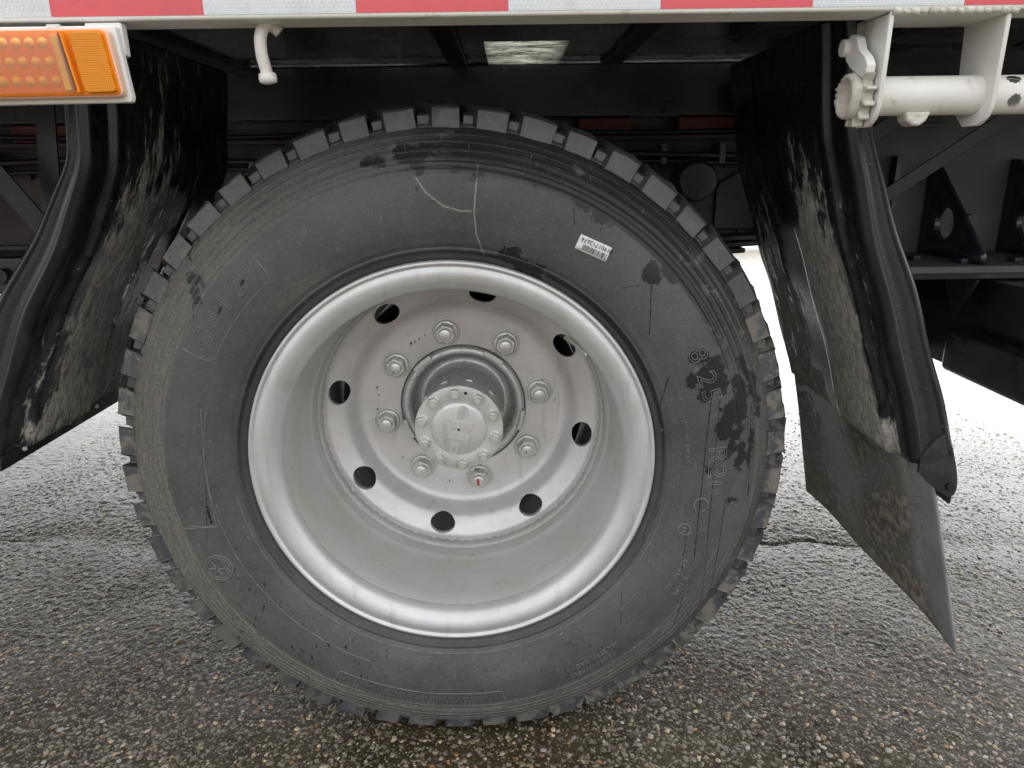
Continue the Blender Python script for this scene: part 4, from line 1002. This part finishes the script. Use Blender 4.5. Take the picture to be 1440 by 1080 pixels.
def stones(nst, xr, yr, smin, smax, name):
    x = rng.uniform(*xr, nst); y = yr[0]+(yr[1]-yr[0])*rng.uniform(0, 1, nst)**1.15
    s = smin+(smax-smin)*rng.uniform(0, 1, nst)**1.9
    keep = ~((np.abs(x) < .10) & (y > -.01) & (y < .2)); x, y, s = x[keep], y[keep], s[keep]; k = len(x)
    a0 = rng.uniform(0, 2*PI, k); el = rng.uniform(.55, 1, k); h = s*rng.uniform(.18, .42, k)
    nseg = 7; V = np.zeros((k, 2*nseg+1, 3)); z = gz(x, y)
    for ring_, (rf, hf) in enumerate(((1, -.25), (.72, .72))):
        for q in range(nseg):
            an = 2*PI*q/nseg; jr = rng.uniform(.75, 1.2, k)*rf
            lx = s*np.cos(an)*jr; ly = s*el*np.sin(an)*jr
            V[:, ring_*nseg+q, 0] = x+lx*np.cos(a0)-ly*np.sin(a0); V[:, ring_*nseg+q, 1] = y+lx*np.sin(a0)+ly*np.cos(a0)
            V[:, ring_*nseg+q, 2] = z-.0004+h*hf*rng.uniform(.8, 1.2, k)
    V[:, -1, 0] = x; V[:, -1, 1] = y; V[:, -1, 2] = z+h
    quad = np.array([(q, (q+1) % nseg, nseg+(q+1) % nseg, nseg+q) for q in range(nseg)]); tri = np.array([(nseg+q, nseg+(q+1) % nseg, 2*nseg) for q in range(nseg)])
    b = (np.arange(k)*(2*nseg+1))[:, None, None]
    Fq = (quad[None]+b).reshape(-1, 4); Ft = (tri[None]+b).reshape(-1, 3)
    me = bpy.data.meshes.new(name); me.from_pydata(V.reshape(-1, 3).tolist(), [], Fq.tolist()+Ft.tolist()); me.update()
    me.polygons.foreach_set('use_smooth', [True]*len(me.polygons))
    ci = rng.integers(0, len(PAL), k); col = PAL[ci]*rng.uniform(.45, 1.5, (k, 1))*np.array([1.22, 1.0, .74])
    orange = rng.uniform(0, 1, k) < .012; col[orange] = np.array([.30,.17,.07])
    pale = rng.uniform(0, 1, k) < .03; col[pale] = np.array([.44,.42,.36])
    ca = me.attributes.new('col', 'FLOAT_COLOR', 'POINT'); cc = np.concatenate([np.repeat(col, 2*nseg+1, 0), np.ones((k*(2*nseg+1), 1))], 1); ca.data.foreach_set('color', cc.astype(np.float32).ravel())
    me.materials.append(STONE); o = bpy.data.objects.new(name, me); C.objects.link(o); return o
gv = stones(34000, (-1.35, 1.75), (-.14, 1.6), .0010, .0062, 'gravel'); tag(gv, 'fine stones standing out of the worn asphalt', 'gravel', None, 'stuff')
# the larger pebbles, each one an object
pm = []
for i in range(14):
    bm = bmesh.new(); bmesh.ops.create_icosphere(bm, subdivisions=2, radius=1)
    sc2 = Vector((1, random.uniform(.6, .95), random.uniform(.40, .6)))
    off = Vector((random.uniform(0, 50), 0, 0))
    from mathutils import noise as mn
    for v in bm.verts:
        f_ = 1+.28*mn.noise(v.co*1.3+off); v.co = Vector((v.co.x*sc2.x, v.co.y*sc2.y, v.co.z*sc2.z))*f_
    me = bpy.data.meshes.new('stone'); bm.to_mesh(me); bm.free(); me.polygons.foreach_set('use_smooth', [True]*len(me.polygons))
    col = [(.34,.20,.09), (.40,.31,.19), (.40,.38,.33), (.33,.31,.27), (.52,.48,.40), (.28,.24,.19), (.24,.12,.09), (.22,.20,.18), (.45,.42,.36), (.26,.25,.23), (.40,.27,.13), (.36,.33,.28), (.30,.28,.25), (.55,.52,.46)][i]
    ca = me.attributes.new('col', 'FLOAT_COLOR', 'POINT'); ca.data.foreach_set('color', np.tile((*col, 1), len(me.vertices)).astype(np.float32)); me.materials.append(STONE); pm.append(me)
k = 0
while k < 150:
    x = random.uniform(-.95, 1.15); y = -.06+.62*random.random()**1.8
    if abs(x) < .17 and -.02 < y < .25: continue
    s = random.uniform(.0035, .0068)
    o = bpy.data.objects.new('stone', random.choice(pm)); C.objects.link(o); o.location = (x, y, float(gz(np.float64(x), np.float64(y)))-.0012); o.scale = (s, s, s); o.rotation_euler = (0, 0, random.uniform(0, 6.3)); o.parent = ground; k += 1

# pale board fence far behind the truck
fence = empty('board_fence', (2.3, 7, 0)); fence['_w'] = (2.3, 7., 0.); tag(fence, 'pale board fence far behind the truck, glimpsed below the chassis', 'fence')
for k in range(60):
    x = -6+k*.2; mesh('plank', *box(x, x+.192, 7, 7.03, .05, .75), CONC, fence)
mesh('fence_rail', *box(-6, 6, 7.03, 7.08, .4, .5), CONC, fence)
for o in bpy.data.objects:
    if '_w' in o: del o['_w']
